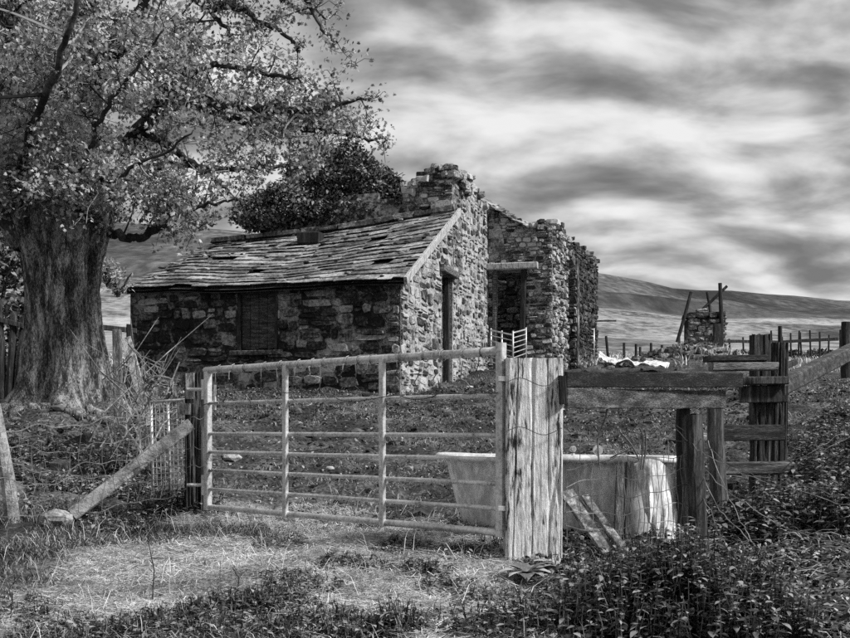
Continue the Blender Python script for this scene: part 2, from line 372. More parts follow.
def block_geo(c, s, squash=(1.25, .9, .6)):
    bm = bmesh.new(); rz = rng.uniform(0, 6.28); cz, sz = math.cos(rz), math.sin(rz); tx = rng.gauss(0, .22)
    for sx in (-1, 1):
        for sy in (-1, 1):
            for szz in (-1, 1):
                for q in range(3):
                    f = [1.0, 1.0, 1.0]; f[q] = rng.uniform(.6, .85)
                    x, y, z = sx*f[0]*s*squash[0]*rng.uniform(.8, 1), sy*f[1]*s*squash[1]*rng.uniform(.8, 1), szz*f[2]*s*squash[2]*rng.uniform(.8, 1)
                    z += tx*x; bm.verts.new((c[0]+x*cz-y*sz, c[1]+x*sz+y*cz, c[2]+z))
    r = bmesh.ops.convex_hull(bm, input=bm.verts); bmesh.ops.delete(bm, geom=list({g for g in r['geom_interior'] if isinstance(g, bmesh.types.BMVert)}), context='VERTS')
    bm.verts.index_update(); vs = [tuple(v.co) for v in bm.verts]; fs = [tuple(v.index for v in f.verts) for f in bm.faces]; bm.free(); return vs, fs
cottage = thing('ruined_cottage', (C0.x, C0.y, gzs(C0.x, C0.y)), 'derelict stone cottage with sagging slate roof and crumbling gable', 'cottage')
SINGLE = [0]
rest = {'stone_dark': MB(), 'stone_pale': MB()}
def lay(stones, P, du, dn, matn, parent, proud=(.025, .06), single=300, tone_fn=None, jit=.12):
    """each stone a child until 300 stand alone, then the rest joined"""
    for (u, z, w, h) in stones:
        p = rng.uniform(*proud); vs, fs = stone_geo(P, du, dn, u, z, w, h, p, jit)
        tn = tone_fn(u, z) if tone_fn else rng.random()
        if SINGLE[0] < 300 and single > 0:
            SINGLE[0] += 1; single -= 1
            mb = MB(); mb.add(vs, fs, tn); mb.build('stone', M[matn], parent)
        else: rest[matn].add(vs, fs, tn)
EAVE = 4.72
# front wall of the lean-to: u runs from the near corner to the far-left end
FP = Vector((C0.x, C0.y, 0)); FU = Vector((-.964, .266, 0))
fb = lambda u: gzs(*(FP+FU*u).xy)-.05
ft = lambda u: EAVE-.04
d1 = 24+.266*2.7
wu0, wu1 = 2.62, 3.52; wz0, wz1 = EYE+(HY-350)/F*24.8, EYE+(HY-291)/F*24.8
win = [(wu0, wu1, wz0, wz1)]
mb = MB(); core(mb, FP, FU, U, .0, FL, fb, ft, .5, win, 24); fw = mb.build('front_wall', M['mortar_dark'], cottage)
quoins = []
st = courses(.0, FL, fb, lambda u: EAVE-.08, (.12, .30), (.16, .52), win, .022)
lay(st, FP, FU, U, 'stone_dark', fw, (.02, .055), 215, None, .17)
# board in the window, frame, sill, lintel
wb = MB()
nb = 4
board_root = None
for k in range(nb):
    a = wu0+.07+(wu1-wu0-.14)*k/nb; c = wu0+.07+(wu1-wu0-.14)*(k+1)/nb-.012
    m_ = MB(); m_.bar(FP+FU*((a+c)/2)+U*-.06+UP*(wz0+.03), FP+FU*((a+c)/2)+U*-.06+UP*(wz1-.02), c-a, .03, U, .45+.15*rng.random(), 6, .04)
    m_.build('window_board', M['board'], cottage)
m_ = MB()
for uu in (wu0+.035, wu1-.035): m_.bar(FP+FU*uu+U*-.02+UP*wz0, FP+FU*uu+U*-.02+UP*wz1, .07, .09, U, .4, 4, .03)
m_.bar(FP+FU*(wu0+.08)+U*-.02+UP*(wz1-.03), FP+FU*(wu1-.08)+U*-.02+UP*(wz1-.03), .09, .06, UP, .4)
m_.build('window_frame', M['wood_dark'], cottage)
m_ = MB(); m_.bar(FP+FU*(wu0-.12)+U*.05+UP*(wz0-.06), FP+FU*(wu1+.12)+U*.05+UP*(wz0-.06), .2, .1, UP, .5, 6, .04); m_.build('window_sill', M['stone_dark'], cottage)
# fascia under the slates
m_ = MB(); m_.bar(FP+FU*-.05+U*.09+UP*(EAVE-.02), FP+FU*(FL+.05)+U*.09+UP*(EAVE-.05), .04, .1, UP, .3, 10, .05); m_.build('fascia', M['wood_dark'], cottage)
# left end wall
LP = FP+FU*FL
mb = MB(); core(mb, LP, BK, FU, .5, 4.3, lambda u: gzs(*(LP+BK*u).xy)-.1, lambda u: EAVE+u*.4-.05, .45, (), 16); mb.build('end_wall', M['mortar_dark'], cottage)

# right-hand gable wall: t from the near corner backwards
gb = lambda u: gzs(*(C0+BK*u).xy)-.05
def gt(u):
    if u < 4.2: return EAVE+.0+(6.86-EAVE)*u/4.26-.02
    return float(np.interp(u, [4.2, 4.6, 5.6, 6.6, 7.4, 8.3], [7.1, 7.7, 8.05, 7.95, 7.75, 7.45]))
door = [(3.3, 4.3, 2.3, 5.32)]
GP = Vector((C0.x, C0.y, 0))
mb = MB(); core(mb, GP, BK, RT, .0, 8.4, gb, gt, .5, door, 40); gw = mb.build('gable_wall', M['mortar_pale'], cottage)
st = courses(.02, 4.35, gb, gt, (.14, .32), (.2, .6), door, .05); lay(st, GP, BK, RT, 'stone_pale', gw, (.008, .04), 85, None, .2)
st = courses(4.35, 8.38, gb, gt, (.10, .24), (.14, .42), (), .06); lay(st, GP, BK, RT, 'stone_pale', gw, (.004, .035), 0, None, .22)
# heavy dark lintel, frame and broken door
m_ = MB(); m_.bar(GP+BK*3.1+RT*.02+UP*5.40, GP+BK*4.5+RT*.02+UP*5.40, .2, .16, UP, .5, 4, .04); m_.build('door_lintel', M['wood_grey'], cottage)
m_ = MB()
for uu in (3.36, 4.24): m_.bar(GP+BK*uu+RT*-.12+UP*2.5, GP+BK*uu+RT*-.12+UP*5.31, .1, .12, RT, .4, 4, .03)
m_.build('door_frame', M['wood_dark'], cottage)
for k in range(5):
    m_ = MB(); hgt = rng.uniform(1.3, 2.5); uu = 3.5+k*.15
    m_.bar(GP+BK*uu+RT*-.22+UP*2.6, GP+BK*uu+RT*-.22+UP*(2.75+hgt), .14, .03, RT, rng.random(), 4, .03); m_.build('door_plank', M['wood_dark'], cottage)
# plaster skin with a crack beside the big doorway
def patch(P, du, dn, pts, off, name, matn):
    mb = MB(); vs = [P+du*a+UP*z+dn*off for a, z in pts]; n = len(vs); vs += [v-dn*.1 for v in vs]
    mb.add(vs, [tuple(range(n))]+[(j, j+n, (j+1) % n+n, (j+1) % n) for j in range(n)]); return mb.build(name, M[matn], cottage)
# ruined chimney breast standing over the lean-to roof
CH = GP+BK*4.32
mb = MB(); chw = 1.12
def cht(u): return float(np.interp(u, [0, .25, .5, .75, 1.12], [7.86, 7.92, 7.8, 7.55, 7.1]))
core(mb, CH, FU, U, .0, chw, lambda u: 5.6, cht, .9, (), 8); mb.build('chimney_core', M['mortar_pale'], cottage)
lay(courses(.0, chw, lambda u: 6.8, cht, (.09, .17), (.12, .32)), CH, FU, U, 'stone_pale', gw, (.03, .09), 0)
def rubble_top(P, du, dn, u0, u1, top, th, n, s, matn='stone_pale'):
    for _ in range(n):
        u = rng.uniform(u0, u1); c = P+du*u-dn*rng.uniform(-.04, th+.04)+UP*(top(u)+rng.uniform(-.12, .07))
        vs, fs = block_geo(c, rng.uniform(*s)*.95); rest[matn].add(vs, fs, rng.random())
rubble_top(CH, FU, U, 0, chw, cht, .9, 110, (.07, .17))
for _ in range(150):
    u = rng.uniform(-.05, 1.15); v = rng.uniform(0, 1.3); c = CH+FU*u+BK*v+UP*(7.3+.62*math.sin(min(1, 1-abs(u-.35)/.8)*1.57)-.25*max(0, v-.5))
    vs, fs = block_geo(c, rng.uniform(.07, .17)); rest['stone_pale'].add(vs, fs, rng.random())
rubble_top(GP, BK, RT, 4.4, 8.4, gt, .5, 110, (.06, .15))
# ledge of dark turf where the lean-to roof meets the ruin (built with the ivy below)

# slates on the far shoulder of the gable
# big doorway wall to the right, facing the camera
BP = GP+BK*8.2; b_len = 1.72
bb = lambda u: gzs(*(BP+RT*u).xy)-.1
bt = lambda u: float(np.interp(u, [0, .3, .6, .95, 1.2, 1.5, 1.75], [7.72, 7.55, 7.42, 7.25, 7.15, 7.22, 7.12]))
DZ = 6.02
dop = [(.14, 1.02, 2.5, DZ)]
mb = MB(); core(mb, BP, RT, U, -.0, b_len, bb, bt, .55, dop, 20); bw_ = mb.build('doorway_wall', M['mortar_pale'], cottage)
lay(courses(.0, b_len, bb, bt, (.09, .16), (.12, .3), dop), BP, RT, U, 'stone_pale', bw_, (.02, .07), 0)
rubble_top(BP, RT, U, 0, b_len, bt, .55, 50, (.06, .13))
for k in range(9):                                       # last slates still lying on the sloping wall head
    m_ = MB(); u_ = -.1+k*.14; z_ = 7.86-.62*k*.14+rng.uniform(-.02, .03)
    m_.bar(BP+RT*u_+U*.2+UP*(z_-.03), BP+RT*(u_+rng.uniform(-.02, .05))-U*.65+UP*(z_+.14), .2, .025, RT.cross(U)*-1+RT*.5, rng.random(), 3, .04); m_.build('coping_slate', M['slate'], cottage)
m_ = MB(); m_.bar(BP+RT*-.02+U*.16+UP*(DZ+.08), BP+RT*1.36+U*.16+UP*(DZ+.08), .2, .17, UP, .85, 6, .03); m_.build('lintel_beam', M['wood_pale'], cottage)
m_ = MB(); m_.bar(BP+RT*.90+U*.06+UP*3.3, BP+RT*.98+U*.06+UP*DZ, .14, .14, U, .2, 4, .04); m_.build('door_jamb', M['wood_dark'], cottage)
m_ = MB(); m_.bar(BP+RT*.18+U*.06+UP*3.9, BP+RT*.19+U*.06+UP*DZ, .1, .1, U, .5, 4, .04); m_.build('door_jamb', M['wood_grey'], cottage)
patch(BP, RT, U, [(.02, 6.25), (.2, 6.3), (.45, 6.5), (.42, 6.9), (.3, 7.25), (.02, 7.3)], .06, 'plaster_skin', 'plaster')
# rubble wall seen through the doorway
IP = BP+BK*2.6+RT*-.6
it_ = lambda u: float(np.interp(u, [0, .8, 1.6, 3], [7.0, 6.7, 6.5, 6.8]))
mb = MB(); core(mb, IP, RT, U, 0, 2.6, lambda u: 3.2, it_, .4, (), 12); mb.build('inner_wall', M['mortar_dark'], cottage)
lay(courses(0, 2.6, lambda u: 3.2, it_, (.14, .26), (.18, .42)), IP, RT, U, 'stone_pale', bw_, (.05, .13), 0, lambda u, z: rng.random()*.6)
# right outer wall: pale near half, dark far half with two door slots
OP = BP+RT*b_len
ob = lambda u: gzs(*(OP+BK*u).xy)-.1
ot = lambda u: float(np.interp(u, [0, .8, 1.8, 3.0], [7.15, 7.35, 7.2, 7.15]))
mb = MB(); core(mb, OP, BK, RT, .0, 2.9, ob, ot, .5, (), 14); ow = mb.build('outer_wall', M['mortar_pale'], cottage)
lay(courses(.0, 2.9, ob, ot, (.1, .19), (.16, .4)), OP, BK, RT, 'stone_pale', ow, (.02, .08), 0)
rubble_top(OP, BK, RT, 0, 2.9, ot, .5, 60, (.07, .15))
DP = OP+BK*2.95-RT*.14
db = lambda u: gzs(*(DP+BK*u).xy)-.1
dt = lambda u: float(np.interp(u, [0, .5, 1.5, 3.5, 6.8, 7.2], [7.25, 7.4, 7.45, 7.5, 7.55, 7.4]))
ops = [(.35, 1.25, 3.2, 6.2), (5.6, 6.5, 3.5, 6.0)]
mb = MB(); core(mb, DP, BK, RT, 0, 7.2, db, dt, .5, ops, 30); dw = mb.build('outer_wall', M['mortar_dark'], cottage)
lay(courses(0, 7.2, db, dt, (.1, .18), (.16, .4), ops), DP, BK, RT, 'stone_dark', dw, (.02, .08), 0, lambda u, z: rng.random()*.55)
rubble_top(DP, BK, RT, 0, 7.2, dt, .5, 60, (.07, .15), 'stone_dark')
m_ = MB(); m_.tube([DP+BK*6.4+RT*.05+UP*5.55, DP+BK*6.5+RT*.75+UP*5.55], .03, 6); m_.build('iron_bracket', M['wire_dark'], cottage)
# far end and hidden back so that the shell is a solid place
EP = DP+BK*7.2
mb = MB(); core(mb, EP, FU, BK, .0, 5.0, lambda u: 4.0, lambda u: 6.6-.2*u, .4, (), 10); mb.build('back_wall', M['mortar_dark'], cottage)
# mid wall behind the lean-to carrying the ivy
KP = GP+BK*4.45+FU*1.1
kt = lambda u: float(np.interp(u, [0, 1, 2.2, 3.4, 4.6], [7.1, 7.5, 7.4, 7.0, 6.3]))
mb = MB(); core(mb, KP, FU, U, 0, 4.6, lambda u: 3, kt, .5, (), 12); mb.build('ivied_wall', M['mortar_dark'], cottage)
for k_, m_ in rest.items():
    o = m_.build('stonework', M[k_], cottage); tag(o, kind='stuff')

# ------------------------------------------------------------------ slate roof
SL = 4.45; ROWS = 15
def roofpt(s, v):                                       # s 0..1 from near verge to far end, v 0..1 from eave to head
    e = FP+U*.22+FU*(-.16+s*(FL+.34)); h = FP+BK*4.3+FU*(-.16+s*(FL+.34))
    ze = EAVE+.0+.03*math.sin(s*9); zh = float(np.interp(s, [0, .25, .5, .75, 1], [6.93, 6.72, 6.55, 6.48, 6.42]))
    z = ze+(zh-ze)*v-.10*math.sin(math.pi*v)*math.sin(math.pi*min(1, s*1.1))+.04*(vnoise(s*9, v*5, 4)-.5)
    p = e.lerp(h, v); return Vector((p.x, p.y, float(z)))
mb = MB(); n1_, n2_ = 20, 10
vs = [roofpt(a/n1_, c/n2_)-UP*.07 for c in range(n2_+1) for a in range(n1_+1)]; k = len(vs); vs += [v-UP*.06 for v in vs]
fs = [(c*(n1_+1)+a, c*(n1_+1)+a+1, (c+1)*(n1_+1)+a+1, (c+1)*(n1_+1)+a) for c in range(n2_) for a in range(n1_)]
mb.add(vs, fs+[tuple(x+k for x in reversed(f)) for f in fs]); roof = mb.build('roof', M['wood_dark'], cottage)
cnt = 0
for r in range(ROWS):
    s = -rng.uniform(0, .05); v0 = r/ROWS; 
    while s < 1:
        w = rng.uniform(.04, .085)*(1.15-.35*v0); a, c = max(s, 0), min(s+w, 1.0); s += w
        if c-a < .012: continue
        if rng.random() < .025 and r > 1: continue
        vv1 = min(1.01, v0+1.28/ROWS); th = rng.uniform(.008, .018); lift = rng.uniform(0, .009)
        sk = rng.uniform(-.012, .012)/2 if rng.random() < .85 else rng.uniform(-.05, .05)/2
        jag = rng.uniform(-.014, .02)+.03*(float(vnoise(np.array(a*7), np.array(r*.5), 44))-.5)
        P0 = roofpt(a+.0012, v0+jag)+UP*(.022+lift); P1 = roofpt(c-.0012, v0+jag+sk)+UP*(.022+lift*.6); P2 = roofpt(c-.0012, vv1)+UP*-.012; P3 = roofpt(a+.0012, vv1)+UP*-.012
        cm = (P0+P1)/2+(P2-P1)*-.02+UP*rng.uniform(-.004, .01)
        vs = [P0, cm, P1, P2, P3]; vs += [p-UP*th for p in vs]
        m_ = MB(); m_.add(vs, [(0, 1, 2, 3, 4), (9, 8, 7, 6, 5)]+[(j, j+5, (j+1) % 5+5, (j+1) % 5) for j in range(5)], float(np.clip(rng.gauss(.55, .22), 0, 1)))
        m_.build('slate', M['slate'], roof); cnt += 1
print('slates', cnt, 'single stones', SINGLE[0])
# verge stones down the near edge, ridge slabs and the little block on the roof
m_ = MB(); m_.bar(roofpt(0, 0)+RT*.02+UP*-.05, roofpt(0, 1)+RT*.02+UP*-.05, .07, .16, UP, .8, 12, .06); m_.build('verge_board', M['wood_pale'], cottage)
for k in range(13):
    s = .02+k*.075; a = roofpt(s, 1.0)+UP*.05; c = roofpt(min(1, s+.07), 1.0)+UP*.05
    m_ = MB(); m_.bar(a, c, .34, .09+rng.uniform(0, .05), UP, rng.random(), 3, .1); m_.build('ridge_slab', M['slate'], roof)
q = roofpt(.54, .83)
m_ = MB(); m_.bar(q+FU*-.28+UP*.1, q+FU*.28+UP*.12, .34, .3, UP, .1, 4, .06); m_.build('roof_vent', M['wood_dark'], cottage)
m_ = MB()
for _ in range(60):                                      # moss cushions and grit on the slates
    a, c = rng.random(), rng.random()**.7; p = roofpt(a, min(.97, c)); vs, _f = rock_geo(p+UP*.03, rng.uniform(.02, .06), (1.6, 1, .5)); m_.add(vs, ICO_F, rng.random())
tag(m_.build('moss_cushions', M['litter'], roof), kind='stuff')

# ------------------------------------------------------------------ leaf clouds
def frames(n, up=.3):
    z = nr.normal(size=(n, 3)); z[:, 2] += up*2; z /= np.linalg.norm(z, axis=1)[:, None]
    x = nr.normal(size=(n, 3)); x -= z*(x*z).sum(1)[:, None]; x /= np.linalg.norm(x, axis=1)[:, None]
    return x, np.cross(z, x), z
SYC = np.array([(0, 0, 0), (.34, .06, .10), (.55, .30, .02), (.24, .42, .10), (.42, .76, -.02), (.13, .62, .08), (0, 1.0, -.22), (-.13, .62, .08), (-.42, .76, -.02), (-.24, .42, .10), (-.55, .30, .02), (-.34, .06, .10)])
OVL = np.array([(0, 0, 0), (.2, .12, .05), (.28, .38, .06), (.16, .72, 0), (0, 1, -.12), (-.16, .72, 0), (-.28, .38, .06), (-.2, .12, .05)])
def leaf_cloud(name, P, size, shape, matn, parent=None, up=.3, tone=None, frame=None, halves=False):
    P = np.asarray(P, float); n = len(P); x, y, z = frame if frame else frames(n, up)
    s = np.asarray(size)*np.ones(n)*(nr.uniform(.55, 1.45, n) if np.isscalar(size) else 1); k = len(shape)
    V = P[:, None, :]+s[:, None, None]*(shape[None, :, 0:1]*x[:, None, :]+shape[None, :, 1:2]*y[:, None, :]+shape[None, :, 2:3]*z[:, None, :])
    tn = np.repeat(nr.random(n) if tone is None else tone, k)
    return mesh_obj(name, V.reshape(-1, 3), (np.arange(n*k), np.full(n, k)), M[matn], parent, False, tn)

# ------------------------------------------------------------------ the old tree
TD = 16.0; tcx = (63-CX)/F*TD; tb = gzs(tcx, TD)
tree = thing('old_tree', (tcx, TD, tb), 'massive old broadleaf tree with furrowed trunk and spring leaves beside the cottage', 'tree')
na, nh = 200, 110; ztop = EYE+(HY-205)/F*TD; vs = []; fs = []
prof_y = [425, 405, 390, 365, 330, 295, 262, 240, 222, 205]; prof_l = [0, 12, 21, 27, 28, 27, 23, 17, 10, 10]; prof_r = [124, 112, 106, 102, 99, 97, 99, 104, 110, 106]
for j in range(nh+1):
    z = tb-.35+(ztop-tb+.35)*j/nh; pyy = HY-(z-EYE)/TD*F
    l = np.interp(-pyy, [-v for v in prof_y], prof_l); r = np.interp(-pyy, [-v for v in prof_y], prof_r)
    cx_ = ((l+r)/2-CX)/F*TD; rad = (r-l)/2/F*TD
    for a in range(na):
        th = 2*math.pi*a/na; c_, s_ = math.cos(th), math.sin(th)
        w = 1+.10*math.sin(th*5+.6*math.sin(z*1.2)+1)*(.5+1.1*max(0, 1-(z-tb)/1.0))+.05*math.sin(th*9+z*.8)
        w += .13*(mnoise.noise(Vector((c_*3.2, s_*3.2, z*.55))))
        rg = mnoise.noise(Vector((c_*11+.35*mnoise.noise(Vector((c_*3, s_*3, z*2))), s_*11, z*1.1)))
        w += .075*(min(1, abs(rg)*3.2)-.5)*(.45+.9*abs(mnoise.noise(Vector((c_*6, s_*6, z*3.2+th)))))+.05*(min(.35, abs(mnoise.noise(Vector((c_*8, s_*8, z*4.6)))))-.2)+.03*mnoise.noise(Vector((c_*22, s_*22, z*4)))
        if z < tb+.5: w += .22*((tb+.5-z)/.85)**2*(.5+.5*math.sin(th*6+2))
        vs.append((cx_+rad*w*c_, TD+rad*.95*w*s_, z))
for j in range(nh):
    for a in range(na): fs.append((j*na+a, j*na+(a+1) % na, (j+1)*na+(a+1) % na, (j+1)*na+a))
fs.append(tuple(nh*na+a for a in range(na)))
mesh_obj('trunk', np.array(vs), fs, M['bark'], tree, True, np.full(len(vs), .5))
LIMBS = [  # (pixel x, y, depth offset) paths and radii
 ([(40, 235, 0), (18, 190, -.3), (8, 120, -.6), (2, 40, -.8), (-6, -80, -1), (-20, -200, -1)], .36, .10),
 ([(75, 230, 0), (72, 170, .4), (80, 100, .8), (78, 20, 1), (70, -120, 1.2), (60, -240, 1.2)], .34, .09),
 ([(92, 228, 0), (105, 175, .2), (140, 130, .3), (185, 98, .2), (235, 106, .1), (300, 112, 0), (368, 99, -.1)], .12, .014),
 ([(185, 98, .2), (225, 115, .3), (280, 126, .4), (330, 131, .5), (378, 142, .6)], .075, .014),
 ([(110, 232, -.2), (135, 238, -.4), (152, 232, -.6), (175, 215, -.8), (205, 205, -1), (235, 200, -1.1)], .05, .010),
 ([(152, 232, -.6), (168, 224, -.9), (195, 226, -1.2), (215, 224, -1.4)], .025, .008),
 ([(88, 220, -.4), (78, 185, -1.2), (110, 180, -1.7), (150, 160, -2), (195, 130, -2.2)], .035, .008),
 ([(78, 185, -1.2), (100, 120, -1.6), (130, 75, -1.9), (165, 30, -2)], .03, .008),
 ([(140, 130, .3), (175, 150, .8), (215, 180, 1.2), (245, 205, 1.6)], .06, .012),
 ([(105, 175, .2), (160, 165, .9), (230, 170, 1.3), (270, 166, 1.5), (312, 168, 1.7)], .05, .014),
 ([(80, 100, .8), (110, 55, .5), (140, 15, .3), (170, -40, 0), (200, -110, -.2)], .13, .04),
 ([(78, 20, 1), (130, -40, .6), (175, -18, .3), (207, 5, 0), (228, 3, -.1), (262, -14, -.2), (300, -10, -.3), (316, 22, -.4), (338, 44, -.5)], .075, .010),
 ([(207, 5, 0), (225, 28, -.1), (238, 42, -.2)], .03, .010),
 ([(228, 3, -.1), (262, 22, .1), (290, 38, .2), (300, 52, .3)], .035, .010),
 ([(262, -14, -.2), (295, 8, 0), (330, 20, .2)], .03, .010),
 ([(18, 190, -.3), (30, 130, -1.6), (55, 70, -2.2), (75, 10, -2.6), (90, -60, -2.8)], .045, .015),
 ([(8, 120, -.6), (-40, 60, -.4), (-90, 0, -.3), (-140, -60, 0)], .12, .03),
 ([(30, 240, -.3), (-20, 190, -.6), (-70, 160, -.7), (-120, 140, -.8)], .13, .03),
 ([(140, 130, .3), (175, 85, -.6), (215, 65, -1), (262, 72, -1.2), (300, 80, -1.4)], .05, .012),
 ([(185, 98, .2), (190, 60, .7), (200, 35, 1), (215, 20, 1.2)], .04, .012),
]
def smooth_path(pts, n):
    pts = [Vector(p) for p in pts]; out = []
    for i in range(len(pts)-1):
        p0, p1, p2, p3 = pts[max(i-1, 0)], pts[i], pts[i+1], pts[min(i+2, len(pts)-1)]
        for k in range(n):
            u = k/n; out.append(.5*((2*p1)+(-p0+p2)*u+(2*p0-5*p1+4*p2-p3)*u*u+(-p0+3*p1-3*p2+p3)*u**3))
    out.append(pts[-1]); return out
nodes = []
for (pp, r0, r1) in LIMBS:
    pts = smooth_path([Wp(a, c, TD+o) for a, c, o in pp], 7); m = len(pts)
    pts = [p+Vector((rng.uniform(-1, 1), rng.uniform(-1, 1), rng.uniform(-1, 1)))*.03*(0 if i == 0 else 1) for i, p in enumerate(pts)]
    rs = [r0*(1-i/(m-1))**.8+r1 for i in range(m)]
    mb = MB(); mb.tube(pts, rs, 9, .5, .06); mb.build('branch', M['branch'] if r0 < .3 else M['bark'], tree, True)
    nodes += [(p, r) for p, r in zip(pts, rs)]
def inpoly(x, y, poly):
    c = False; j = len(poly)-1
    for i in range(len(poly)):
        if (poly[i][1] > y) != (poly[j][1] > y) and x < (poly[j][0]-poly[i][0])*(y-poly[i][1])/(poly[j][1]-poly[i][1])+poly[i][0]: c = not c
        j = i
    return c
CROWN = [(-10, -10), (165, -10), (178, 25), (205, 52), (240, 48), (268, 72), (300, 62), (330, 68), (362, 88), (377, 118), (380, 140), (345, 152), (300, 158), (318, 178), (285, 196), (250, 206), (235, 222), (205, 232), (180, 238), (150, 226), (120, 226), (80, 222), (40, 215), (-10, 215)]
TOPB = [(185, -40), (350, -40), (345, 46), (330, 50), (312, 30), (302, 52), (280, 44), (255, 32), (240, 44), (225, 32), (205, 12)]
UPPER = [(-260, -330), (300, -330), (330, -150), (300, -90), (150, -60), (-30, -50), (-40, 210), (-160, 200), (-280, 0)]
NP = np.array([tuple(p) for p, r in nodes])
tw = MB(); LPts = []; 
def grow(target, nleaf, spread):
    d = np.linalg.norm(NP-np.array(target), axis=1); j = int(np.argmin(d+nr.random(len(d))*.35)); s = nodes[j][0]
    L = (target-s).length
    if L < .05 or L > 2.0: return
    mid = s.lerp(target, .5)+Vector((rng.uniform(-1, 1), rng.uniform(-1, 1), rng.uniform(-.4, .8)))*.13*L
    pts = smooth_path([s, mid, target], 4); r0 = min(nodes[j][1]*.6, .008+.012*L)
    tw.tube(pts, [r0*(1-.75*i/(len(pts)-1)) for i in range(len(pts))], 4, rng.random(), .1, False)
    for p in pts[3:]:
        for _ in range(2):
            e = p+Vector((rng.gauss(0, 1), rng.gauss(0, 1), rng.gauss(.1, .8)))*spread
            tw.tube([p, p.lerp(e, .5)+Vector((0, 0, rng.uniform(-.03, .05))), e], [.006, .005, .003], 3, rng.random(), 0, False)
            for _k in range(nleaf):
                LPts.append(tuple(e+Vector((rng.gauss(0, 1), rng.gauss(0, 1), rng.gauss(0, 1)))*.055))
def fill(poly, n, nleaf, spread, dr):
    x0, x1 = min(p[0] for p in poly), max(p[0] for p in poly); y0, y1 = min(p[1] for p in poly), max(p[1] for p in poly); k = 0
    while k < n:
        x, y = rng.uniform(x0, x1), rng.uniform(y0, y1)
        if not inpoly(x, y, poly): continue
        # thin the outer right of the crown
        if poly is CROWN and x > 195 and rng.random() < .76: continue
        if float(vnoise(np.array(x/19.), np.array(y/15.), 77)) < .40: k += 1; continue
        o = rng.uniform(*dr)
        if poly is CROWN and x > 240: o = rng.uniform(-.9, .9)
        grow(Wp(x, y, TD+o), nleaf, spread); k += 1
fill(CROWN, 590, 8, .13, (-1.9, 1.2)); fill(TOPB, 40, 5, .08, (-.5, .4)); fill(UPPER, 80, 6, .26, (-3.0, 3.0))
for (pp, r0, r1) in (LIMBS[2], LIMBS[3], LIMBS[9], LIMBS[18]):      # sprays along the long outer boughs
    for p in smooth_path([Wp(a, c, TD+o) for a, c, o in pp], 6):
        if CX+F*p.x/p.y < 225: continue
        grow(p+Vector((rng.gauss(0, .18), rng.gauss(0, .2), rng.gauss(.06, .2))), 4, .08)
tag(tw.build('twigs', M['twigs'], tree), kind='stuff')
LPts = np.array(LPts); print('leaves', len(LPts))
o = leaf_cloud('crown', LPts, nr.uniform(.032, .066, len(LPts)), SYC, 'leaf', tree, up=.15); tag(o, kind='stuff')

# ------------------------------------------------------------------ ivy mass and bushes behind
def shell(cs, n, thick=.36):
    P = []
    w = np.array([a*b_*c_ for (_, (a, b_, c_)) in cs])**(2/3.); w = w/w.sum()
    for (c, r), k in zip(cs, (w*n).astype(int)):
        d = nr.normal(size=(k, 3)); d /= np.linalg.norm(d, axis=1)[:, None]
        lump = 1+.42*(fbm(d[:, 0]*3+c[0], d[:, 2]*3+d[:, 1]*2, 3, 5)-.5)*2
        P.append(np.array(c)+d*np.array(r)*(lump*(1-thick*nr.random(k)))[:, None])
    return np.concatenate(P)
def bush(name, cs, n, s, matn, label, cat, core_s=.72, group=None, stems=True):
    base = Vector(cs[0][0]); base.z = gzs(base.x, base.y)
    t_ = thing(name, base, label, cat, group)
    mb = MB()
    for c, r in cs:
        for _ in range(7):
            e = Vector(c)+Vector((rng.gauss(0, .4)*r[0], rng.gauss(0, .4)*r[1], rng.uniform(-.2, .7)*r[2]))
            mb.tube([Vector((c[0], c[1], c[2]-r[2])), Vector(c).lerp(e, .4)+Vector((rng.uniform(-.1, .1), 0, 0)), e], [.03, .02, .008], 5)
    tag(mb.build('stems', M['branch'], t_), kind='stuff')
    o = leaf_cloud('foliage', shell(cs, n), nr.uniform(s*.7, s*1.3, int(n*1.2))[:len(shell(cs, 1))] if False else s, OVL, matn, t_, up=.35); tag(o, kind='stuff')
    return t_
def E(px, py, d, rx, ry, rz): p = Wp(px, py, d); return (tuple(p), (rx, ry, rz))
bush('ivy_thicket', [E(330, 192, 29.6, 1.0, .7, .85), E(290, 205, 29.4, .9, .7, .6), E(365, 188, 29.5, .75, .6, .75), E(255, 214, 29.3, .6, .6, .45), E(392, 200, 29.3, .5, .5, .45), E(345, 166, 29.8, .75, .5, .65), E(312, 174, 29.8, .8, .5, .6), E(385, 186, 29.6, .45, .4, .45), E(345, 212, 29.2, 1.3, .5, .35), E(415, 204, 28.9, .55, .4, .2)], 36000, .085, 'ivy', 'dark ivy thicket growing over the ruined wall above the slate roof', 'ivy')
bush('hedge_bush', [E(-10, 290, 21, 1.2, .8, 1.3), E(10, 340, 20, .9, .7, .8), E(-30, 250, 21.5, 1.2, .8, 1.2)], 7000, .1, 'ivy', 'dark hedge bush behind the old tree trunk', 'bush')
bush('hawthorn_bush', [E(118, 282, 24.2, .3, .3, .3), E(108, 272, 24, .25, .25, .3)], 500, .08, 'leaf', 'small leafy sapling between the trunk and the cottage end', 'bush')

